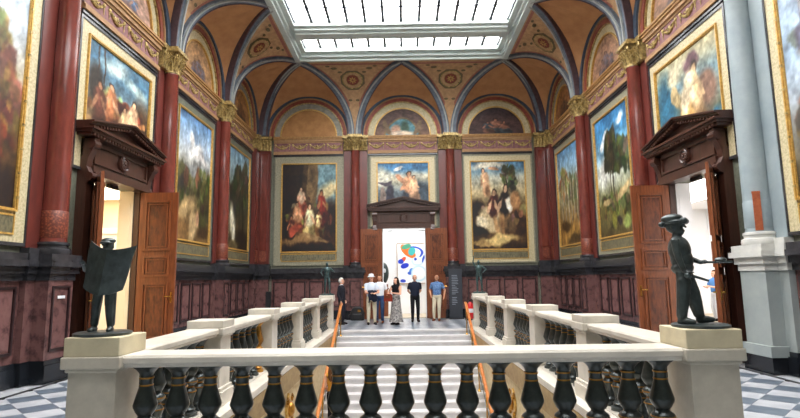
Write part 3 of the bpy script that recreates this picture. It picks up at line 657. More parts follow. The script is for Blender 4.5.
# lunettes
def lun_img(seed, base, fig, top=None):
    return paint(84, 45, [(0, base), (.5, tuple(c*1.05 for c in base)), (1, top or base)], person_blobs(.5, .38, .5, *fig)+person_blobs(.36, .3, .36, *fig[:1], fig[2], fig[1])+person_blobs(.66, .3, .36, *fig), seed, .09)
for side, u, lab, img, band in (
    ('back', -2*PX, 'plain tan lunette over the crowded temple mural', None, 'arch_grey'),
    ('back', 0, 'lunette with a blue half-round scene over the central door', paint(84, 45, [(0, (150, 110, 84)), (.4, (120, 90, 80)), (1, (110, 84, 80))],
        [(.5, 0, .33, .68, 0, (150, 116, 70), .06), (.5, 0, .29, .62, 0, (84, 146, 160), .1), (.38, .2, .1, .2, 0, (200, 150, 120), .5), (.55, .25, .08, .3, 0, (70, 110, 90), .5), (.5, .08, .22, .1, 0, (226, 206, 180), .6), (.2, .3, .05, .3, .3, (140, 112, 80)), (.8, .3, .05, .3, -.3, (140, 112, 80))], 5, .08, .02), 'border_gold'),
    ('back', 2*PX, 'dark violet lunette with small figures over the two musicians mural', lun_img(6, (92, 64, 62), ((190, 120, 90), (150, 96, 70), (70, 84, 92)), (70, 56, 66)), 'border_gold'),
    ('left', SIDE_U[0], 'amber lunette over the dark forest mural', lun_img(7, (160, 110, 62), ((130, 84, 50), (120, 78, 48), (96, 76, 60))), 'arch_grey'),
    ('left', SIDE_U[1], 'tan lunette with a blue-robed figure over the cloudy valley mural', lun_img(8, (186, 138, 88), ((150, 104, 80), (110, 104, 120), (120, 96, 96))), 'border_gold'),
    ('left', DOOR_U, 'pink and blue lunette over the battle mural', lun_img(9, (190, 146, 122), ((206, 150, 120), (96, 126, 170), (150, 110, 104))), 'border_gold'),
    ('right', SIDE_U[0], 'amber lunette over the golden birch grove mural', lun_img(10, (158, 104, 56), ((140, 84, 44), (90, 66, 50), (120, 80, 50))), 'arch_grey'),
    ('right', SIDE_U[1], 'tan lunette with faint figures over the tall tree mural', lun_img(11, (170, 124, 92), ((140, 100, 86), (110, 96, 104), (130, 96, 84))), 'border_gold'),
    ('right', DOOR_U, 'grey-brown lunette over the winged figures mural', lun_img(12, (168, 126, 98), ((150, 112, 92), (120, 104, 104), (140, 104, 90))), 'border_gold'),
    ('left', SIDE_U[3], 'plain tan lunette over the tall autumn tree mural', None, 'border_gold'),
    ('right', SIDE_U[3], 'plain tan lunette over the pale sapling mural', None, 'border_gold')):
    lunette(side, u, lab, img, band)
for side in ('left', 'right'):
    for i in range(4):
        frieze(side, SIDE_U[i], 1.66)
        dado(side, SIDE_U[i], 1.66, i == 2)
for k, u in enumerate((-2*PX, 0, 2*PX)):
    frieze('back', u, 1.56); dado('back', u, 1.56, k == 1)

# ================================================================== PORTALS AND DOOR LEAVES
def leaf_parts(parent, name_loc, rz, flip):
    """one door leaf hinged at local x=0, running to local x=flip*.92"""
    w = .92; o = lambda x: flip*x
    L = obj('door_leaf', cached(('leaf', flip), 'door_leaf', 'wood_red', lambda q: q.box(min(0, o(w)), max(0, o(w)), -.03, .03, .02, 3.86)), parent, name_loc, rz)
    def fr(q, z0, z1):
        for s in (-1, 1):
            y0, y1 = (-.07, -.028) if s < 0 else (.028, .07)
            q.frame(min(o(.14), o(.78)), max(o(.14), o(.78)), z0, z1, .05, y0, y1)
            q.frame(min(o(.22), o(.70)), max(o(.22), o(.70)), z0+.08, z1-.08, .03, y0*.9, y1*.9)
        return q
    def fld(q, z0, z1): return q.box(min(o(.19), o(.73)), max(o(.19), o(.73)), -.036, .036, z0+.05, z1-.05)
    for z0, z1 in ((.30, 1.68), (1.82, 2.32), (2.44, 3.66)):
        obj('panel_molding', cached(('pm', flip, z0), 'panel_molding', 'wood_red', lambda q: fr(q, z0, z1)), L)
        obj('panel', cached(('pf', flip, z0), 'panel', 'wood_burl', lambda q: fld(q, z0, z1)), L)
    def hd(q):
        for s in (-1, 1):
            q.box(min(o(.83), o(.87)), max(o(.83), o(.87)), min(s*.03, s*.045), max(s*.03, s*.045), 1.2, 1.45)
            q.tube([(o(.85), s*.04, 1.35), (o(.85), s*.09, 1.35), (o(.72), s*.095, 1.35)], .014, 8)
        return q
    obj('handle', cached(('dh', flip), 'handle', 'brass', hd, True), L)
    return L
def portal(n, side, u, label, leaves, closer=True, lining='room_white'):
    loc, rz = onwall(side, u)
    r = empty('door_%d' % n, loc, rz, kind='structure', label=label)
    for sx in (-1, 1):
        obj('jamb', cached(('jm', sx), 'jamb', 'wood_dark', lambda q: q.box(min(sx*.95, sx*1.20), max(sx*.95, sx*1.20), -.12, .02, 0, 4.0).box(min(sx*1.18, sx*1.36), max(sx*1.18, sx*1.36), -.2, 0, 0, 3.7).box(min(sx*1.16, sx*1.38), max(sx*1.16, sx*1.38), -.22, 0, 0, .35).frame(min(sx*1.0, sx*1.15), max(sx*1.0, sx*1.15), .4, 3.8, .03, -.145, -.1)), r)
        obj('reveal_panel', cached(('rv', sx, lining), 'reveal_panel', lining, lambda q: q.box(min(sx*.93, sx*.96), max(sx*.93, sx*.96), .02, .37, 0, 3.9).box(min(sx*.915, sx*.935), max(sx*.915, sx*.935), .08, .30, .3, 1.6).box(min(sx*.915, sx*.935), max(sx*.915, sx*.935), .08, .30, 1.8, 3.6)), r)
        def cons(q):
            prof = [(-.20, 3.70), (-.29, 3.74), (-.31, 3.84), (-.24, 3.92), (-.18, 4.04), (-.20, 4.2), (-.27, 4.36), (-.32, 4.5), (-.32, 4.62), (0, 4.62), (0, 3.70)]
            q.prism(prof, min(sx*1.18, sx*1.36), max(sx*1.18, sx*1.36), lambda a, b, t: (t, a, b))
            for y, z, rr in ((-.25, 3.83, .085), (-.25, 4.5, .10)):
                q.prism([(y+rr*math.cos(k*PI/6), z+rr*math.sin(k*PI/6)) for k in range(12)], min(sx*1.16, sx*1.38), max(sx*1.16, sx*1.38), lambda a, b, t: (t, a, b))
            return q
        obj('console', cached(('cs', sx), 'console', 'wood_dark', cons), r)
    e = obj('entablature', cached('ent', 'entablature', 'wood_dark', lambda q: q.box(-1.2, 1.2, -.24, 0, 3.9, 4.08).box(-1.18, 1.18, -.16, 0, 4.08, 4.64).frame(-1.12, 1.12, 4.14, 4.58, .06, -.2, -.15).box(-1.2, 1.2, -.28, .02, 3.88, 3.95)), r)
    def ros(q):
        q.prism([(.19*math.cos(k*PI/10), 4.36+.19*math.sin(k*PI/10)) for k in range(20)], -.22, -.15, lambda a, b, t: (a, t, b))
        q.tube([(.15*math.cos(k*PI/8), -.23, 4.36+.15*math.sin(k*PI/8)) for k in range(17)], .03, 6)
        for k in range(8): q.sphere((.07*math.cos(k*PI/4), -.23, 4.36+.07*math.sin(k*PI/4)), (.035, .025, .035), 6, 4)
        return q.sphere((0, -.24, 4.36), .035, 8, 6)
    obj('rosette', cached('ros', 'rosette', 'wood_dark', ros, True), e)
    p = obj('pediment', cached('pdm', 'pediment', 'wood_dark', lambda q: q.box(-1.54, 1.54, -.34, 0, 4.64, 4.70).box(-1.58, 1.58, -.39, 0, 4.70, 4.76).box(-1.62, 1.62, -.44, 0, 4.76, 4.81)), r)
    obj('tympanum', cached('tym', 'tympanum', 'wood_dark', lambda q: q.prism([(-1.45, 4.81), (1.45, 4.81), (0, 5.14)], -.2, 0, lambda a, b, t: (a, t, b))), p)
    def rake(q):
        for sx in (-1, 1):
            for y, dz, th in ((-.34, -.0, .05), (-.39, .045, .045), (-.44, .085, .04)):
                q.prism([(sx*1.62, 4.80+dz), (0, 5.15+dz), (0, 5.15+dz+th), (sx*1.62, 4.80+dz+th)], y, 0, lambda a, b, t: (a, t, b))
        return q
    obj('raking_cornice', cached('rak', 'raking_cornice', 'wood_dark', rake), p)
    def dent(q):
        for k in range(27): q.box(-1.48+k*.11, -1.48+k*.11+.06, -.375, -.33, 4.645, 4.70)
        for sx in (-1, 1):
            for k in range(13):
                x = .12+k*.11; z = 5.15-.35*x/1.62-.045
                q.box(min(sx*x, sx*(x+.06)), max(sx*x, sx*(x+.06)), -.375, -.33, z, z+.05)
        return q
    obj('dentil_row', cached('den', 'dentil_row', 'wood_dark', dent), p, kind='stuff')
    if closer: obj('door_closer', cached('clo', 'door_closer', 'black_plastic', lambda q: q.box(-.2, .16, -.02, .06, 3.80, 3.88)), r)
    for x, ang, flip in leaves: leaf_parts(r, (x, -.16 if closer else -.28, 0), ang, flip)
    return r
# leaf angle: local rotation about the hinge; 0 = along the wall
portal(1, 'left', DOOR_U, 'dark wooden portal with pediment under the battle mural, opening to a cream room', [(.95, R(90), -1), (-.95, R(-143), 1)], lining='room_cream')
portal(2, 'right', DOOR_U, 'dark wooden portal with pediment under the winged figures mural, opening to a white room', [(-.95, R(-90), 1), (.95, R(143), -1)])
portal(3, 'back', 0, 'dark wooden portal with pediment under the blue mural, people gathered in front', [(-.96, R(-177), 1), (.96, R(177), -1)], closer=False)

# ================================================================== ROOMS BEHIND THE DOORS
def side_room(name, x0, x1, y0, y1, h, wallm, lampm):
    sg = 1 if x1 > 0 else -1; far = max(abs(x0), abs(x1))
    part('floor_'+name, MB().box(x0, x1, y0, y1, -.3, -.004), 'room_floor', kind='structure')
    part('ceiling_'+name, MB().box(x0, x1, y0, y1, h, h+.1), 'room_white', kind='structure')
    for nm, b in (('far', (sg*far, sg*(far+.1), y0, y1)), ('end', (x0, x1, y1, y1+.1)), ('near', (x0, x1, y0-.1, y0))):
        part('wall_%s_%s' % (name, nm), MB().box(min(b[0], b[1]), max(b[0], b[1]), b[2], b[3], -.3, h), wallm, kind='structure')
    cx = (x0+x1)/2
    y = (y0+y1)/2; hl = (y1-y0)/2-.6
    l = empty('ceiling_lamp', (cx, y, h), label='added flat ceiling lamp brightening the %s beside the hall' % name.replace('_', ' '), cat='lamp')  # lamp added so that the side room looks bright
    part('housing', MB().box(-1.3, 1.3, -hl, hl, -.02, 0).box(-1.3, -1.24, -hl, hl, -.06, -.02).box(1.24, 1.3, -hl, hl, -.06, -.02), 'room_white', l)
    part('diffuser', MB().box(-1.23, 1.23, -hl, hl, -.05, -.025), lampm, l)
side_room('cream_room', -12.5, -W-.35, 9.0, 18.5, 4.6, 'room_cream', 'lamp_warm')
side_room('white_room', W+.35, 13.6, 9.0, 23.5, 4.6, 'room_white', 'lamp_cool')
# things glimpsed in the cream room
t = empty('inner_door_frame', (-10.4, 18.46, 0), label='tall white door frame glimpsed through the cream-lit doorway', cat='door frame')
part('jamb', MB().box(-.75, -.6, -.12, 0, 0, 3.4), 'room_white', t); part('jamb', MB().box(.6, .75, -.12, 0, 0, 3.4), 'room_white', t)
part('header', MB().box(-.75, .75, -.14, 0, 3.4, 3.6), 'room_white', t); part('door_leaf', MB().box(-.6, .6, -.06, 0, 0, 3.4), 'room_white', t)
t = empty('framed_picture', (-12.46, 16.6, 2.4), label='dark framed picture on the wall of the cream room', cat='picture')
part('frame', MB().box(0, .06, -.7, .7, -.9, .9), 'wood_dark', t); part('picture', MB().box(.06, .07, -.6, .6, -.8, .8), 'print_dark', t)
# room behind the far door: a white partition with an abstract canvas
BY = 26.2
part('floor_far_room', MB().box(-5, 5, B+.35, BY+3, -.3, -.004), 'room_floor', kind='structure')
part('ceiling_far_room', MB().box(-5, 5, B+.35, BY+.5, 5.0, 5.1), 'room_white', kind='structure')
part('wall_partition', MB().box(-4.9, 4.9, BY, BY+.15, 0, 5.0), 'room_white', kind='structure')
for sx in (-1, 1): part('wall_far_room_side', MB().box(min(sx*4.9, sx*5), max(sx*4.9, sx*5), B+.35, BY+.15, -.3, 5.0), 'room_white', kind='structure')
l = empty('ceiling_lamp', (0, 24.8, 5.0), label='added flat ceiling lamp brightening the room behind the central door', cat='lamp')  # lamp added so that the far room looks bright
part('housing', MB().box(-3.3, 3.3, -1, 1, -.02, 0).box(-3.3, 3.3, -1, -.94, -.06, -.02).box(-3.3, 3.3, .94, 1, -.06, -.02), 'room_white', l)
part('diffuser', MB().box(-3.25, 3.25, -.93, .93, -.05, -.025), 'lamp_cool', l)
im = paint(108, 138, [(0, (238, 240, 244)), (1, (240, 242, 246))],
    [(.5, .76, .36, .17, 0, (40, 72, 190), .06), (.42, .72, .36, .16, .15, (240, 242, 246), .06), (.36, .80, .28, .12, -.5, (236, 110, 44), .12), (.3, .92, .16, .06, .2, (70, 150, 120), .2), (.48, .8, .12, .10, .4, (60, 170, 170), .2), (.2, .6, .10, .05, .5, (206, 80, 50), .2),
     (.12, .55, .09, .06, 0, (36, 64, 200), .1), (.24, .44, .13, .07, .2, (30, 56, 200), .1), (.46, .32, .08, .05, .4, (60, 130, 210), .15), (.40, .25, .07, .04, 0, (40, 90, 200), .15), (.18, .06, .09, .04, 0, (36, 64, 190), .12),
     (.66, .55, .2, .12, 0, (200, 222, 240), .2), (.66, .56, .15, .09, 0, (240, 242, 246), .2), (.7, .24, .26, .2, 0, (196, 224, 240), .15), (.7, .24, .21, .16, 0, (240, 243, 247), .15), (.86, .62, .03, .12, -.5, (50, 90, 200), .2), (.93, .72, .05, .05, 0, (190, 215, 240), .3), (.6, .6, .05, .04, 0, (40, 80, 190), .15)], 3, .004, .015)
t = empty('abstract_canvas', (.42, BY, 2.45), label='white abstract canvas with blue arcs and an orange stripe', cat='painting')
part('frame', MB().frame(-.78, .78, -1.0, 1.0, .025, -.06, 0), 'frieze_tan', t)
obj('picture', canvas_mesh('picture', im, lambda a, b: (-.76+1.52*a, -.04, -.98+1.96*b)), t)
part('backing', MB().box(-.76, .76, -.035, 0, -.98, .98), 'room_white', t)
for x0, x1, wl in ((-.86, -.48, 'above the oval sculpture'), (.70, 1.10, 'above the abstract canvas')):
    t = empty('wall_lettering', ((x0+x1)/2, BY-.03, 4.08), label='short line of small dark lettering on the white partition, high '+wl, cat='lettering', group='small wall lettering on the partition')
    h = (x1-x0)/2; x = -h
    q = MB(); rr = random.Random(int(x0*10))
    while x < h-.04:
        w = rr.uniform(.018, .04); q.box(x, x+w, -.004, .03, -.025, rr.choice((.012, .025, .025))); x += w+.012
    part('letters', q, 'print_dark', t)
t = empty('oval_sculpture', (-.98, 24.6, 0), label='dark polished oval sculpture on a slim brown stand behind the door', cat='sculpture')
part('stand', MB().box(-.22, .22, -.2, .2, 0, 1.45), 'wood_red', t, bevel=.01)
part('oval', MB().sphere((0, 0, 1.96), (.26, .2, .50), 20, 14), 'bronze', t, smooth=True)
part('highlight_spot', MB().sphere((.05, -.14, 2.06), (.09, .07, .14), 12, 8), 'print_white', t, smooth=True)  # white lump painted as a highlight on the polished oval

# ================================================================== STAIRS
RISE, RUN, NST = .16, .32, 25
st = empty('staircase', (X0, SY1, -NST*RISE), label='wide white marble staircase rising to the central door', kind='structure')
for i in range(NST):
    part('step', MB().box(-SX+.02, SX-.02, -(i+1)*RUN-.025, -i*RUN+.02, NST*RISE-(i+1)*RISE-.05, NST*RISE-(i+1)*RISE), 'step_marble', st)
    part('riser', MB().box(-SX+.03, SX-.03, -i*RUN+.005, -i*RUN+.03, NST*RISE-(i+1)*RISE-.02, NST*RISE-i*RISE-.045), 'step_marble', st)
ZL = -NST*RISE
part('top_nosing', MB().box(-SX+.01, SX-.01, -.03, .34, NST*RISE-.05, NST*RISE+.002), 'step_marble', st)
part('floor_lower', MB().box(-SX-.4, SX+.4, 3.0, SY1, ZL-.5, ZL-.16), 'tile_white', kind='structure')
part('wall_stair_end', MB().box(-SX-.4, SX+.4, 3.0, 3.1, ZL-.3, -.35), 'ochre_wall', kind='structure')
for nm, sx in (('left', -1), ('right', 1)):
    a = lambda x0, x1: (X0+min(sx*x0, sx*x1), X0+max(sx*x0, sx*x1))
    w = part('wall_stair_'+nm, MB().box(*a(SX+.05, SX+.35), 3.0, SY1+.3, ZL-.3, -.36), 'ochre_wall', kind='structure')
    part('stair_trim', MB().box(*a(SX-.06, SX+.3), SY0, SY1+.02, -.14, -.015).box(*a(SX-.035, SX+.3), SY0, SY1+.02, -.30, -.14).box(*a(SX-.015, SX+.3), SY0, SY1+.02, -.42, -.30), 'ochre_trim', w)
    c = part('curb', MB().box(*a(2.175, 2.92), SY0-.1, SY1+.35, -.01, .10), 'marble', w, bevel=.012)

# handrails on posts
for nm, sx, lab in (('l', -1, 'sloping wooden handrail on slim posts along the stairs below the newspaper reader'), ('r', 1, 'sloping wooden handrail on slim posts along the stairs below the palette bearer')):
    h = empty('stair_handrail', (X0+sx*2.08, SY1, 0), label=lab, cat='handrail', group='handrails along the stairs')
    n = 22; P = [(0, .12, .86)]+[(0, -k*RUN, .86-k*RISE) for k in range(0, n+1)]
    prof = [(-.035, -.025), (.035, -.025), (.045, .01), (.02, .035), (-.02, .035), (-.045, .01)]
    part('rail', MB().strip([[(px_, y, z+pz_) for px_, pz_ in prof] for _, y, z in P]), 'wood_rail', h, smooth=True)
    for k in range(0, n+1, 4):
        y = -k*RUN+.02; part('post', MB().tube([(0, y-.14, -RISE*(k+1)), (0, y-.14, .78-k*RISE-.07)], .018, 8), 'brass', h, smooth=True)
        part('post_foot', MB().lathe([(.05, 0), (.05, .02), (.02, .05)], 12), 'brass', h, loc=(0, y-.14, -RISE*(k+1)), smooth=True)
    part('mesh_panel', MB().box(-.008, .008, -n*RUN, -.05, 0, .02).strip([[(-.006, -k*RUN, .62-k*RISE), (.006, -k*RUN, .62-k*RISE), (.006, -k*RUN, .64-k*RISE), (-.006, -k*RUN, .64-k*RISE)] for k in range(n+1)]) if False else
         MB().strip([[(-.008, -k*RUN, .42-k*RISE), (.008, -k*RUN, .42-k*RISE), (.008, -k*RUN, .44-k*RISE), (-.008, -k*RUN, .44-k*RISE)] for k in range(n+1)]), 'bronze', h).name = 'lower_bar'
# gilt ornaments on the stair walls
for sx, y, z, lab in ((-1, 10.7, -.82, 'gilt scroll ornament on the stair wall below the newspaper reader'), (1, 11.4, -.92, 'gilt scroll ornament on the stair wall below the palette bearer')):
    t = empty('wall_ornament', (X0+sx*(SX+.06), y, z), -sx*PI/2, label=lab, cat='ornament', group='gilt ornaments on the stair walls')
    q = MB().prism([(.22*math.cos(k*PI/8)*(1+.12*math.cos(k*PI/2)), .27*math.sin(k*PI/8)*(1+.15*math.cos(k*PI/2))) for k in range(16)], -.05, .02, lambda a_, b_, c_: (a_, c_, b_))
    part('shield', q, 'gilt', t, bevel=.01)
    q = MB()
    for s in (-1, 1):
        for e in (-1, 1): q.tube([(s*(.2+.05*math.cos(k*.7)*(1-k/14)), -.06, e*(.18+.07*math.sin(k*.7)*(1-k/14))) for k in range(12)], .025, 6)
    q.sphere((0, -.07, 0), (.11, .09, .14), 12, 8); part('scrolls', q, 'baluster_gold', t, smooth=True)

# ================================================================== BALUSTRADES
BX = 2.56; PEDY = [4.65, 7.15, 9.85, 12.4, 14.9, 17.85]
BAL = [(.09, .10), (.108, .10), (.108, .15), (.075, .165), (.085, .19), (.06, .215), (.052, .25), (.062, .31), (.08, .36), (.086, .39), (.07, .42), (.05, .435), (.052, .45), (.084, .475), (.098, .50), (.09, .525), (.058, .548), (.055, .56), (.075, .585), (.097, .63), (.1, .648), (.094, .67), (.074, .74), (.056, .80), (.053, .82), (.053, .862), (.058, .875), (.052, .885), (.06, .91), (.085, .94), (.108, .958), (.112, .962), (.112, .985)]
def bal(q): return q.lathe(BAL, 14)
def bands(q):
    for r, z in ((.0545, .812), (.0565, .872), (.0955, .505), (.056, .445), (.086, .39)): q.lathe([(r-.012, z-.006), (r+.004, z-.006), (r+.004, z+.006), (r-.012, z+.006)], 14)
    return q
def baluster(parent, loc, gold=False):
    b = obj('baluster', cached('bal', 'baluster', 'baluster_gold' if gold else 'baluster_metal', bal, True), parent, loc)
    obj('gilt_bands', cached('balg', 'gilt_bands', 'baluster_gold', bands, True), b, kind='stuff')
    return b
RPROF = [(-.16, .98), (.16, .98), (.165, 1.0), (.19, 1.02), (.19, 1.06), (.175, 1.08), (-.175, 1.08), (-.19, 1.06), (-.19, 1.02), (-.165, 1.0)]
def span(label, axis, c, t0, t1, n, gold=None, zoff=.0):
    """rail + balusters between two pedestals; axis 'x' or 'y', c = the fixed coordinate"""
    mid = (t0+t1)/2
    r = empty('balustrade', (mid+X0, c, 0) if axis == 'x' else (c, mid, 0), 0 if axis == 'x' else PI/2, label=label, cat='balustrade', group='marble balustrade around the stairwell')
    h = (t1-t0)/2
    part('top_rail', MB().prism(RPROF, -h, h, lambda a, b, t: (t, a, b)), 'marble', r)
    part('bottom_rail', MB().box(-h, h, -.15, .15, .0 if axis == 'x' else .095, .10 if axis == 'x' else .11), 'marble', r)
    for k in range(n):
        t = (k-(n-1)/2)*(.275 if axis == 'x' else 2*h/n)
        baluster(r, (t, 0, 0), gold == k)
    return r
span('long marble balustrade with dark balusters between the two bronze statues', 'x', 4.65, -BX+.245, BX-.245, 17)
def pedestal(x, y, label, tall=False):
    r = empty('balustrade_pedestal', (x, y, 0), label=label, cat='pedestal', group='marble pedestals of the balustrade')
    s = .245; b = .2; mm = 'marble_old' if tall else 'marble'
    part('foot', MB().box(-s, s, -s, s, .095, .28).box(-s+.02, s-.02, -s+.02, s-.02, .28, .33), mm, r, bevel=.008)
    part('body', MB().box(-b, b, -b, b, .32, .97), mm, r, bevel=.006)
    part('cap', MB().box(-b-.02, b+.02, -b-.02, b+.02, .95, .985).box(-s, s, -s, s, .98, 1.08), mm, r, bevel=.012)
    part('top_block', MB().box(-.23, .23, -.23, .23, 1.08, 1.235) if tall else MB().box(-s+.01, s-.01, -s+.01, s-.01, 1.08, 1.175), 'stone_cream' if tall else 'marble', r, bevel=.008)
ordn = ['', 'first', 'second', 'third', 'fourth']
for sx, who in ((-1, 'the newspaper reader'), (1, 'the palette bearer')):
    for i in range(5):
        y0, y1 = PEDY[i]+.245, PEDY[i+1]-.245
        lab = ('marble balustrade section next to the statue of %s' % who if i == 0 else 'marble balustrade section ending at the stair top on the side of %s' % who if i == 4 else
               'marble balustrade section beyond the %s plain pedestal from the statue of %s' % (ordn[i], who))
        span(lab, 'y', X0+sx*BX, y0, y1, 7 if i < 4 else 8, gold=(6 if (sx < 0 and i == 1) else None))  # one baluster coloured gold in place of a warm reflection
    for i, y in enumerate(PEDY):
        lab = ('tall weathered marble pedestal carrying the bronze statue of %s' % who if i == 0 else 'stair-top marble pedestal with a small bronze figure, on the side of %s' % who if i == 5 else
               '%s plain marble pedestal from the statue of %s' % (ordn[i], who))
        pedestal(X0+sx*BX, y, lab, i == 0)

# ================================================================== FIGURES (people and bronzes)
_sph = []
for k in range(26):
    z = 1-2*(k+.5)/26; a = k*2.399963; rr = math.sqrt(1-z*z); _sph.append(Vector((rr*math.cos(a), rr*math.sin(a), z)))
_sph2 = []
for k in range(110):
    z = 1-2*(k+.5)/110; a = k*2.399963; rr = math.sqrt(1-z*z); _sph2.append(Vector((rr*math.cos(a), rr*math.sin(a), z)))
class Fig:
    """a body laid out as tapered limbs and rounded masses, then fused into one continuous skin"""
    def __init__(s, k=1.0): s.p = []; s.k = k
    def cap(s, a, b, ra, rb, lab='skin'): s.p.append((Vector(a), Vector(b), ra, rb, lab, None)); return s
    def ell(s, c, r, lab='skin', rot=None): s.p.append((Vector(c), Vector(c), min(r), min(r), lab, (Vector(r), rot))); return s
    def fuse(s, name, voxel, smooth=4):
        bm = bmesh.new()
        for a, b, ra, rb, lab, e in s.p:
            if e is None:
                pts = [a+q*ra for q in _sph]+[b+q*rb for q in _sph]
            else:
                r, rot = e; pts = []
                for q in _sph2:
                    v = Vector((q.x*r.x, q.y*r.y, q.z*r.z)); pts.append(a+(rot @ v if rot else v))
            vs_ = [bm.verts.new(q*s.k) for q in pts]
            bmesh.ops.convex_hull(bm, input=vs_, use_existing_faces=False)
        loose = [v for v in bm.verts if not v.link_faces]
        bmesh.ops.delete(bm, geom=loose, context='VERTS'); bmesh.ops.recalc_face_normals(bm, faces=bm.faces)
        me = bpy.data.meshes.new('tmp'); bm.to_mesh(me); bm.free()
        o = bpy.data.objects.new('tmp', me); COL.objects.link(o)
        md = o.modifiers.new('r', 'REMESH'); md.mode = 'VOXEL'; md.voxel_size = voxel
        sm = o.modifiers.new('s', 'SMOOTH'); sm.factor = .5; sm.iterations = smooth
        dg = bpy.context.evaluated_depsgraph_get()
        out = bpy.data.meshes.new_from_object(o.evaluated_get(dg)); out.name = name
        bpy.data.objects.remove(o); bpy.data.meshes.remove(me)
        out.polygons.foreach_set('use_smooth', [True]*len(out.polygons)); out.materials.clear(); return out
    def labels(s, me):
        n = len(me.polygons); c = np.zeros(n*3); me.polygons.foreach_get('center', c); c = c.reshape(-1, 3)/s.k
        best = np.full(n, 1e9); idx = np.zeros(n, int); labs = []
        for i, (a, b, ra, rb, lab, e) in enumerate(s.p):
            labs.append(lab); A, Bv = np.array(a), np.array(b)
            if e is None:
                d = Bv-A; t = np.clip(((c-A)@d)/max(d@d, 1e-9), 0, 1); D = np.linalg.norm(c-A-t[:, None]*d, axis=1)-(ra+(rb-ra)*t)
            else:
                r = np.array(e[0]); q = c-A
                if e[1]: q = q@np.array(e[1])
                nn = np.linalg.norm(q/r, axis=1); D = (nn-1)*min(r)
            m = D < best; best[m] = D[m]; idx[m] = i
        return np.array(labs, dtype=object)[idx]
def shell(name, me, keep, off, m):
    """the faces of a body covered by one garment, lifted off it"""
    nv = len(me.vertices); co = np.zeros(nv*3); no = np.zeros(nv*3); me.vertices.foreach_get('co', co); me.vertices.foreach_get('normal', no)
    co = co.reshape(-1, 3)+no.reshape(-1, 3)*off
    fs = [tuple(p.vertices) for p, k in zip(me.polygons, keep) if k]
    used = sorted({i for f in fs for i in f}); mp = {v: i for i, v in enumerate(used)}
    out = bpy.data.meshes.new(name); out.from_pydata([tuple(co[i]) for i in used], [], [tuple(mp[i] for i in f) for f in fs])
    out.polygons.foreach_set('use_smooth', [True]*len(out.polygons)); out.materials.append(m); return out
def ik(a, c, l1, l2, pole):
    a, c = Vector(a), Vector(c); d = c-a; L = min(d.length, l1+l2-.004); u = d.normalized(); c = a+u*L
    x = (l1*l1-l2*l2+L*L)/(2*L); h = math.sqrt(max(0, l1*l1-x*x)); p = Vector(pole); p = (p-u*p.dot(u)).normalized()
    return a+u*x+p*h, c
def hand(f, wr, d, side, curl=.5, lab='skin', r=1.0):
    """palm, four unequal bent fingers, and a thumb from the side of the palm"""
    d = Vector(d).normalized(); s = Vector(side); s = (s-d*s.dot(d)).normalized(); n = d.cross(s)
    pc = Vector(wr)+d*.045
    f.cap(Vector(wr), pc+d*.02, .024*r, .03*r, lab); f.cap(pc-s*.018+d*.02, pc+s*.022+d*.02, .018*r, .018*r, lab)
    for i, l in enumerate((.062, .072, .068, .052)):
        b0 = pc+d*.035+s*(-.03+.02*i); m = b0+d*l*.5+n*curl*.012; e = m+d*l*.5*(1-curl*.6)+n*curl*.035
        f.cap(b0, m, .0095*r, .009*r, lab); f.cap(m, e, .009*r, .0075*r, lab)
    t0 = pc-s*.028-d*.01; t1 = t0-s*.03+d*.028; f.cap(t0, t1, .013*r, .011*r, lab); f.cap(t1, t1+d*.03+n*.01, .011*r, .009*r, lab)
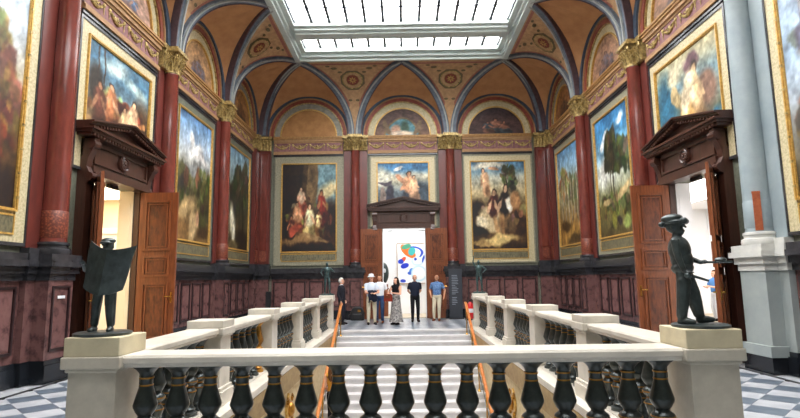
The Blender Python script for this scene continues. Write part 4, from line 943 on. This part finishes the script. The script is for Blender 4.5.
def body(k, hands, feet=((-.1, 0), (.1, 0)), sleeve='short', girth=1.0, poles=None, curl=.4, bare_leg=False, turn=0.0, look=0.0, hs=1.0, bulk=1.0):
    f = Fig(k); g = girth*bulk
    f.ell((0, 0, .95), (.165*g, .12*g, .13), 'bottom'); f.ell((0, -.01*g, 1.09), (.155*g, .114*g*girth, .22), 'top'); f.ell((0, -.005, 1.27), (.176*g, .122*g, .25), 'top')
    f.cap((-.155, .01, 1.415), (.155, .01, 1.415), .062*bulk, .062*bulk, 'top')
    f.cap((0, .015, 1.43), (0, 0, 1.55), .057*bulk, .05*bulk, 'skin')
    rz_ = Matrix.Rotation(look, 3, 'Z'); hc = Vector((0, 0, 1.56+.08*hs))
    def H(x, y, z): return hc+rz_ @ (Vector((x, y, z))*hs)
    f.ell(H(0, .012, .025), (.077*hs, .097*hs, .105*hs), 'skin', rz_); f.ell(H(0, -.032, -.055), (.055*hs, .06*hs, .065*hs), 'skin', rz_)
    f.cap(H(0, -.088, .012), H(0, -.112, -.02), .011*hs, .015*hs, 'skin'); f.cap(H(-.02, -.085, -.06), H(.02, -.085, -.06), .012*hs, .012*hs, 'skin')
    f.cap(H(-.04, -.082, .03), H(.04, -.082, .03), .016*hs, .016*hs, 'skin')
    for sx in (-1, 1): f.ell(H(sx*.08, .015, -.005), (.012, .022, .032), 'skin', rz_)
    for i, sx in enumerate((-1, 1)):
        sh = Vector((sx*.19, .01, 1.41)); po = (poles or [(sx*.5, .8, -.2)]*2)[i] if poles else (sx*.6, .8, -.1)
        el, wr = ik(sh, hands[i][:3], .285, .255, po)
        mid = sh.lerp(el, .62); lab = 'top' if sleeve != 'none' else 'skin'
        f.cap(sh, mid, .058*bulk, .05*bulk, lab); f.cap(mid, el, .048*bulk, .042*bulk, 'top' if sleeve == 'long' else 'skin')
        f.cap(el, wr, .042*bulk, .029*bulk, 'top' if sleeve == 'long' else 'skin')
        dr = (wr-el).normalized(); hd_ = hands[i][3] if len(hands[i]) > 3 else dr
        hand(f, wr, hd_, (0, -1, 0) if abs(Vector(hd_).normalized().y) < .8 else (-sx, 0, 0), curl, 'skin', bulk)
        hp = Vector((sx*.092, 0, .93)); ft = Vector((feet[i][0], feet[i][1], .075)); kn, an = ik(hp, ft, .43, .435, (sx*.1, -1, 0))
        lb = 'bottom'
        f.cap(hp, kn, .088*bulk, .064*bulk, lb); f.cap(kn, kn.lerp(an, .35), .062*bulk, .06*bulk, lb); f.cap(kn.lerp(an, .35), an, .06*bulk, .043*bulk, 'skin' if bare_leg else lb)
        tw = sx*.10+turn
        f.cap((ft.x, ft.y+.035, .045), (ft.x+tw*.15, ft.y-.09, .045), .043*bulk, .045*bulk, 'shoe'); f.cap((ft.x+tw*.15, ft.y-.09, .04), (ft.x+tw*.26, ft.y-.165, .034), .042*bulk, .033*bulk, 'shoe')
    f.H = H; return f
SKINM = {}
def skinmat(n, c):
    if n not in SKINM: SKINM[n] = mat('skin_'+n, S(*c), None, rough=.6)
    return SKINM[n]
def person(label, loc, rz, h, f, skin, top, bottom, shoe, hair=None, hairstyle='short', dress=None):
    r = empty('person', loc, rz, label=label, cat='person')
    k = f.k; me = f.fuse('body', .0085, 3); lb = f.labels(me); me.materials.append(skin)
    obj('body', me, r)
    for nm, key, m, off in (('shirt', 'top', top, .012), ('trousers', 'bottom', bottom, .010), ('shoes', 'shoe', shoe, .006)):
        if m and (lb == key).any(): obj(nm, shell(nm, me, lb == key, off, m), r)
    H = lambda x, y, z: tuple(f.H(x, y, z)*k)
    for sx in (-1, 1): part('eye', MB().sphere(H(sx*.032, -.083, .008), (.011*k, .009*k, .007*k), 8, 6), 'print_dark', r, smooth=True)
    part('mouth', MB().sphere(H(0, -.096, -.058), (.02*k, .006*k, .006*k), 8, 5), 'arch_red', r, smooth=True)
    if hair:
        q = MB(); n, mm = 18, 12
        for j in range(mm):
            for i in range(n):
                cs = []
                for jj, ii in ((j, i), (j, i+1), (j+1, i+1), (j+1, i)):
                    b = -PI/2+PI*jj/mm; a = 2*PI*ii/n
                    cs.append((.087*math.cos(b)*math.cos(a), .016+.108*math.cos(b)*math.sin(a), .03+.116*math.sin(b)))
                cy = sum(c[1] for c in cs)/4; cz = sum(c[2] for c in cs)/4
                if hairstyle == 'bald': ok = cz < .07 and cz > -.06 and cy > -.01
                elif hairstyle == 'long': ok = not (cy < -.02 and cz < .075) and cz > -.08
                else: ok = not (cy < -.03 and cz < .085) and cz > -.05
                if ok: q.add([H(*c) for c in cs], [(0, 1, 2, 3)])
        if hairstyle == 'long':
            for x, y in ((-.06, .04), (0, .085), (.06, .04), (-.08, .0), (.08, .0), (.035, .08), (-.035, .08)):
                q.tube([H(x, y, .03), H(x*1.2, y+.02, -.1), H(x*1.4, y+.045, -.25), H(x*1.2, y+.05, -.36)], [.035*k, .045*k, .045*k, .012*k], 8)
        part('hair', q, hair, r, smooth=True)
    if dress:
        q = MB(); n = 24
        rings = [(1.12, .155, .12), (1.0, .175, .135), (.8, .19, .15), (.5, .215, .18), (.25, .25, .21), (.10, .28, .24)]
        q.grid(lambda a, b: (lambda t: (t[1]*(1+.06*math.sin(9*a*2*PI)*b)*k*math.cos(a*2*PI), t[2]*(1+.06*math.sin(9*a*2*PI)*b)*k*math.sin(a*2*PI), t[0]*k))(
            tuple(np.interp(b*5, range(6), [rg[c] for rg in rings]) for c in range(3))), 48, 15)
        part('skirt', q, dress, r, smooth=True)
    return r
c_white = cloth('cloth_white', S(226, 228, 232)); c_pale = cloth('cloth_paleblue', S(206, 216, 230)); c_beige = cloth('cloth_beige', S(200, 190, 166)); c_jean = cloth('cloth_jean', S(56, 78, 116), S(42, 60, 92))
c_navy = cloth('cloth_navy', S(30, 34, 50)); c_black = cloth('cloth_black', S(22, 22, 26)); c_suit = cloth('cloth_suit', S(34, 34, 42)); c_blue = cloth('cloth_bluecheck', S(58, 92, 142), S(120, 150, 190), 26)
c_print = cloth('cloth_print', S(176, 172, 168), S(84, 82, 84), 16); c_must = cloth('cloth_mustard', S(184, 130, 52)); c_tee = cloth('cloth_tee', S(84, 132, 190)); c_grey = cloth('cloth_grey', S(196, 198, 206))
c_brown = cloth('leather_brown', S(110, 58, 36)); c_dkshoe = cloth('leather_dark', S(30, 26, 26)); c_bag = cloth('leather_red', S(136, 50, 36)); c_sky = cloth('cloth_sky', S(176, 196, 224))
h_white = cloth('hair_white', S(214, 210, 204)); h_grey = cloth('hair_grey', S(120, 114, 108)); h_dark = cloth('hair_dark', S(34, 26, 24)); h_brown = cloth('hair_brown', S(84, 56, 34))
sk1 = skinmat('light', (222, 168, 140)); sk2 = skinmat('tan', (190, 136, 106))
DOWN = ((-.26, -.02, .90), (.26, -.02, .90))
def Kf(h): return h/1.765
p = person('person in a dark suit with white hair standing beside the balustrade', (-2.42, 20.3, .002), R(75), 1.75, body(Kf(1.74), ((-.25, -.06, .90), (.25, -.05, .92)), sleeve='long', girth=1.05), sk1, c_suit, c_suit, c_dkshoe, h_white)
part('collar', MB().lathe([(.060, 1.51), (.070, 1.49), (.085, 1.455)], 16, (0, .005)), c_white, p, smooth=True)
p = person('person in a white hat and beige trousers holding a navy jacket', (-1.27, 20.1, .002), R(12), 1.86, body(Kf(1.84), ((-.06, -.26, 1.12), (.12, -.26, 1.12)), ((-.11, 0), (.12, -.03)), girth=1.08, look=R(20)), sk1, c_pale, c_beige, c_dkshoe, h_grey)
k = Kf(1.84); part('hat', MB().lathe([(.15*k, 1.70*k), (.15*k, 1.712*k), (.098*k, 1.72*k), (.095*k, 1.78*k), (.07*k, 1.815*k), (0, 1.82*k)], 20), c_white, p, smooth=True)
q = Fig(); q.cap((-.12, -.20, 1.2), (.14, -.22, 1.19), .05, .05); q.ell((-.02, -.28, 1.06), (.15, .05, .2)); q.ell((.08, -.27, .95), (.12, .045, .16)); q.cap((-.1, -.27, 1.0), (-.13, -.27, .8), .045, .03)
me = q.fuse('folded_jacket', .012, 3); me.materials.append(c_navy)
obj('folded_jacket', me, None, (-1.27, 20.1, .04), R(12), label='navy jacket folded over the arms of the person in the white hat', cat='jacket')
person('person in a white shirt, blue jeans and brown shoes', (-.98, 20.75, .002), R(-8), 1.86, body(Kf(1.85), ((-.22, -.1, .92), (.25, -.05, .90)), ((-.1, 0), (.11, -.04))), sk2, c_white, c_jean, c_brown, h_brown)
person('person with long dark hair in a grey patterned dress', (-.33, 19.95, .002), R(-35), 1.74, body(Kf(1.74), ((-.20, -.26, 1.12), (.10, -.28, 1.18)), ((-.09, 0), (.09, -.02)), 'none', girth=.9, look=R(-10)), sk1, c_black, c_print, c_dkshoe, h_dark, 'long', c_print)
t = empty('handbag', (-.62, 19.80, .86), R(-35), label='reddish brown handbag carried by the person in the patterned dress', cat='handbag')
q = MB().prism([(-.17, 0), (.17, 0), (.15, .24), (.10, .28), (-.10, .28), (-.15, .24)], -.06, .06, lambda a, b, c: (a, c, b)); part('bag_body', q, c_bag, t, bevel=.015)
part('strap', MB().tube([(-.1+.2*i/10, 0, .27+.22*math.sin(PI*i/10)) for i in range(11)], .012, 6), c_brown, t, smooth=True)
part('flap', MB().box(-.13, .13, -.075, -.06, .12, .26), c_brown, t, bevel=.004)
p = person('person in a navy polo shirt and black trousers, hands behind the back', (.40, 21.1, .002), R(5), 1.86, body(Kf(1.84), ((-.07, .18, .98), (.07, .2, .98)), ((-.1, 0), (.11, .02)), girth=1.08, poles=[(-1, .1, 0), (1, .1, 0)], look=R(-10)), sk1, c_navy, c_black, c_dkshoe, h_grey, 'bald')
part('collar', MB().lathe([(.062, 1.55), (.075, 1.53), (.085, 1.50)], 16, (0, .01)), c_navy, p, smooth=True)
person('person in a blue checked shirt and beige trousers, one hand in a pocket', (1.30, 21.5, .002), R(-15), 1.84, body(Kf(1.82), ((-.22, -.10, .98), (.28, -.02, .93)), ((-.13, 0), (.08, -.05)), girth=1.05, look=R(-15)), sk2, c_blue, c_beige, c_brown, h_grey, 'bald')
person('person in a light blue T-shirt and pale trousers in the white room', (11.5, 19.75, .002), R(-80), 1.86, body(Kf(1.84), ((-.14, -.28, 1.18), (.1, -.3, 1.2)), ((-.1, 0), (.1, -.06))), sk1, c_tee, c_grey, c_dkshoe, h_brown)
def step_z(i): return SY1-(i+.55)*RUN, -(i+1)*RISE+.002
y, z = step_z(12)
person('person in a mustard top and black trousers climbing the stairs by the handrail', (-1.86, y, z), R(175), 1.7, body(Kf(1.68), ((-.16, -.2, .98), (.15, -.18, .95)), ((-.09, .0), (.09, -.01)), 'none', girth=.95), sk1, c_must, c_black, c_dkshoe, h_brown, 'long')
y, z = step_z(17)
person('person in a pale blue shirt with dark hair climbing the middle of the stairs', (.62, y, z), R(178), 1.74, body(Kf(1.72), ((-.25, -.1, .95), (.25, -.1, .95)), ((-.1, .0), (.1, -.01))), sk1, c_sky, c_navy, c_dkshoe, h_dark)

# ------------------------------------------------------------------ bronzes
k = .445
t = empty('bronze_statue', (X0-BX-.04, 4.65, 1.235), R(0), label='dark bronze statue of a figure reading a wide newspaper', cat='statue')
part('base', MB().lathe([(.225, 0), (.23, .008), (.23, .022), (.21, .03)], 28), 'bronze', t, smooth=True)
f = body(k, ((-.27, -.33, 1.33, (0.4, -1, .2)), (.53, -.29, 1.2, (-.3, -1, .2))), ((-.17, -.02), (.17, -.06)), 'long', girth=1.15, poles=[(-.8, .1, -1), (.8, .1, -1)], bulk=1.3, turn=.12, hs=1.3)
f.ell((0, .015, 1.79), (.13, .15, .065), 'skin')          # flat cap
f.ell((0, -.10, 1.745), (.11, .10, .03), 'skin')
f.ell((0, 0, 1.0), (.25, .18, .22), 'top'); f.ell((0, 0, 1.25), (.27, .18, .22), 'top')
for sx in (-1, 1): f.cap((sx*.13, 0, .75), (sx*.165, -.02, .15), .10, .075)
me = f.fuse('figure', .0055, 2); me.materials.append(M['bronze']); o = obj('figure', me, t, (-.03, .05, .026))
def sheet(q, sx):
    pts = []; nu, nv_ = 8, 8
    T0, B0 = (.125, -.235, .725), (.08, -.245, .345)                      # fold, top and bottom
    T1, B1 = ((-.08, -.12, .81), (-.13, -.13, .41)) if sx < 0 else ((.32, -.12, .765), (.21, -.13, .385))
    def P(u, v, off):
        p = [(T0[c]*(1-u)+T1[c]*u)*v+(B0[c]*(1-u)+B1[c]*u)*(1-v) for c in range(3)]
        return (p[0], p[1]-.004*math.sin(PI*u)+.012*math.sin(5*v+u)*u+off, p[2]-.012*math.sin(PI*u))
    q.grid(lambda a, b: P(a, b, 0), nu, nv_); q.grid(lambda a, b: P(a, b, .012), nu, nv_)
    for a in (0, 1):
        q.grid(lambda u, v: P(a, v, .012*u), 1, nv_); q.grid(lambda u, v: P(u, a, .012*v), nu, 1)
    return q
for sx in (-1, 1): part('newspaper_page', sheet(MB(), sx), 'bronze', t, smooth=True)

k = .505
t = empty('bronze_statue', (X0+BX+.02, 4.65, 1.235), R(55), label='dark bronze statue of a capped figure holding out a palette', cat='statue')
part('base', MB().lathe([(.225, 0), (.23, .008), (.23, .022), (.21, .03)], 28), 'bronze', t, smooth=True)
f = body(k, ((-.28, -.06, .86, (.1, -.8, -.3)), (.22, -.27, 1.02, (0, -1, .05))), ((-.15, .12), (.16, -.13)), 'long', girth=1.06, bulk=1.42, poles=[(-.5, 1, 0), (.5, 1, -.4)], look=R(-8), hs=1.5)
f.ell((0, .03, 1.83), (.16, .185, .085)); f.ell((0, -.01, 1.765), (.165, .21, .035)); f.cap((-.10, -.17, 1.76), (.10, -.17, 1.76), .06, .06); f.cap((-.1, .2, 1.74), (.1, .2, 1.74), .05, .05)
for sx in (-1, 1): f.cap((sx*.12, 0, .72), (sx*.15, -.11*sx+.01, .15), .125, .09)
me = f.fuse('figure', .0055, 5); me.materials.append(M['bronze']); obj('figure', me, t, (-.03, .055, .03)).rotation_euler = (R(-5), 0, 0)
q = MB().prism([(.105*math.cos(a*PI/12)*(1 if a not in (5, 6, 7) else .8), .135*math.sin(a*PI/12)) for a in range(24)], .545, .562, lambda a, b, c: (.065+a*.9, -.165+b*.85, c))
part('palette', q, 'bronze', t, bevel=.004)
q = MB().sphere((.085, -.19, .575), (.05, .05, .022), 10, 6); part('paint_lump', q, 'bronze', t, smooth=True)
part('brush', MB().tube([(-.175, .03, .44), (-.15, -.01, .43), (-.09, -.10, .395)], [.013, .012, .010], 8), 'bronze', t, smooth=True)
part('brush_tip', MB().sphere((-.18, .04, .442), (.028, .03, .026), 10, 6), 'bronze', t, smooth=True)

t = empty('small_bronze', (X0-BX, 17.85, 1.175), R(20), label='small greenish bronze figure with bent arms on the stair-top pedestal', cat='statue')
part('base', MB().box(-.2, .2, -.17, .17, 0, .05), 'bronze_green', t, bevel=.006)
f = body(.60, ((-.28, -.05, 1.05), (.25, -.2, 1.25)), ((-.12, .05), (.13, -.1)), 'long', bulk=1.05, look=R(20)); me = f.fuse('figure', .008, 2); me.materials.append(M['bronze_green']); obj('figure', me, t, (0, 0, .045))
t = empty('small_bronze', (X0+BX, 17.85, 1.175), R(-10), label='small greenish bronze figure with one arm raised on the stair-top pedestal', cat='statue')
part('base', MB().box(-.2, .2, -.17, .17, 0, .05), 'bronze_green', t, bevel=.006)
f = body(.60, ((-.26, -.02, 1.92, (0, 0, 1)), (.27, -.12, 1.1)), ((-.1, .0), (.16, -.08)), 'long', bulk=1.05, poles=[(-1, 0, .3), (1, .5, 0)]); me = f.fuse('figure', .008, 2); me.materials.append(M['bronze_green']); obj('figure', me, t, (0, 0, .045))

# ================================================================== SMALL THINGS IN THE HALL
t = empty('text_panel', (2.15, 22.4, 0), label='tall dark panel with white printed text beside the central door', cat='sign')
part('board', MB().box(-.28, .28, 0, .04, 0, 2.08), 'text_panel', t, bevel=.004)
part('foot', MB().box(-.3, .3, -.16, .12, 0, .03), 'black_plastic', t)
q = MB(); rr = random.Random(5)
for i in range(17):
    zz = 1.80-.07*i-(.08 if i > 11 else 0); q.box(-.16, -.16+rr.uniform(.14, .28), -.006, .004, zz-.012, zz+.012)
part('printed_text', q, 'print_grey', t, kind='stuff')
t = empty('fire_extinguisher', (2.64, 21.6, 0), label='red fire extinguisher standing on a low dark stand by the handrail', cat='extinguisher')
part('stand', MB().box(-.2, .2, -.15, .15, 0, .06).box(-.2, .2, .11, .15, 0, .5), 'black_plastic', t)
part('cylinder', MB().lathe([(.13, .06), (.145, .08), (.145, .55), (.12, .64), (.05, .70), (.04, .73)], 20), 'red_paint', t, smooth=True)
part('valve', MB().lathe([(.035, .73), (.035, .80)], 10).box(-.02, .12, -.015, .015, .80, .83).box(-.02, .11, -.015, .015, .76, .775), 'black_plastic', t)
part('hose', MB().tube([(.03, 0, .78), (.14, 0, .74), (.18, 0, .55), (.16, 0, .3)], .014, 8), 'black_plastic', t, smooth=True)
part('label_band', MB().lathe([(.147, .30), (.147, .46)], 20), 'print_white', t, smooth=True)
t = empty('info_stand', (-5.55, 21.6, 0), label='slim black stand on the floor before the crowded temple mural', cat='stand')
part('column', MB().box(-.1, .1, -.06, .06, .02, 1.25), 'black_plastic', t, bevel=.006); part('foot', MB().box(-.16, .16, -.14, .14, 0, .03), 'black_plastic', t, bevel=.004)
t = empty('backpack', (-1.98, 22.25, 0), label='black backpack with a yellow tag on the floor by the door', cat='backpack')
part('pack', MB().prism([(-.28, 0), (.28, 0), (.29, .3), (.22, .5), (.1, .56), (-.1, .56), (-.22, .5), (-.29, .3)], -.14, .14, lambda a, b, c: (a, c, b)), 'black_plastic', t, bevel=.04)
part('pocket', MB().box(-.2, .2, -.2, -.12, .04, .28), 'black_plastic', t, bevel=.03); part('tag', MB().box(.02, .14, -.155, -.14, .36, .44), 'baluster_gold', t)
t = empty('copper_strip', (W-.19-.13, CY[3]-.19, 2.45), R(-34), label='thin upright copper-coloured strip on the pale grey column', cat='strip')
part('strip', MB().box(-.06, .06, -.012, .02, 0, .68), 'copper', t, bevel=.004); part('end_cap', MB().box(-.065, .065, -.016, .02, .66, .70), 'copper', t)
part('wall_tag', MB().box(-W+.425, -W+.435, CY[3]-.12, CY[3]+.08, 1.42, 1.47), 'print_white', None).name = 'wall_tag'
tag(bpy.data.objects['wall_tag'], 'small white label stuck on the red pedestal by the cream-lit doorway', 'label')
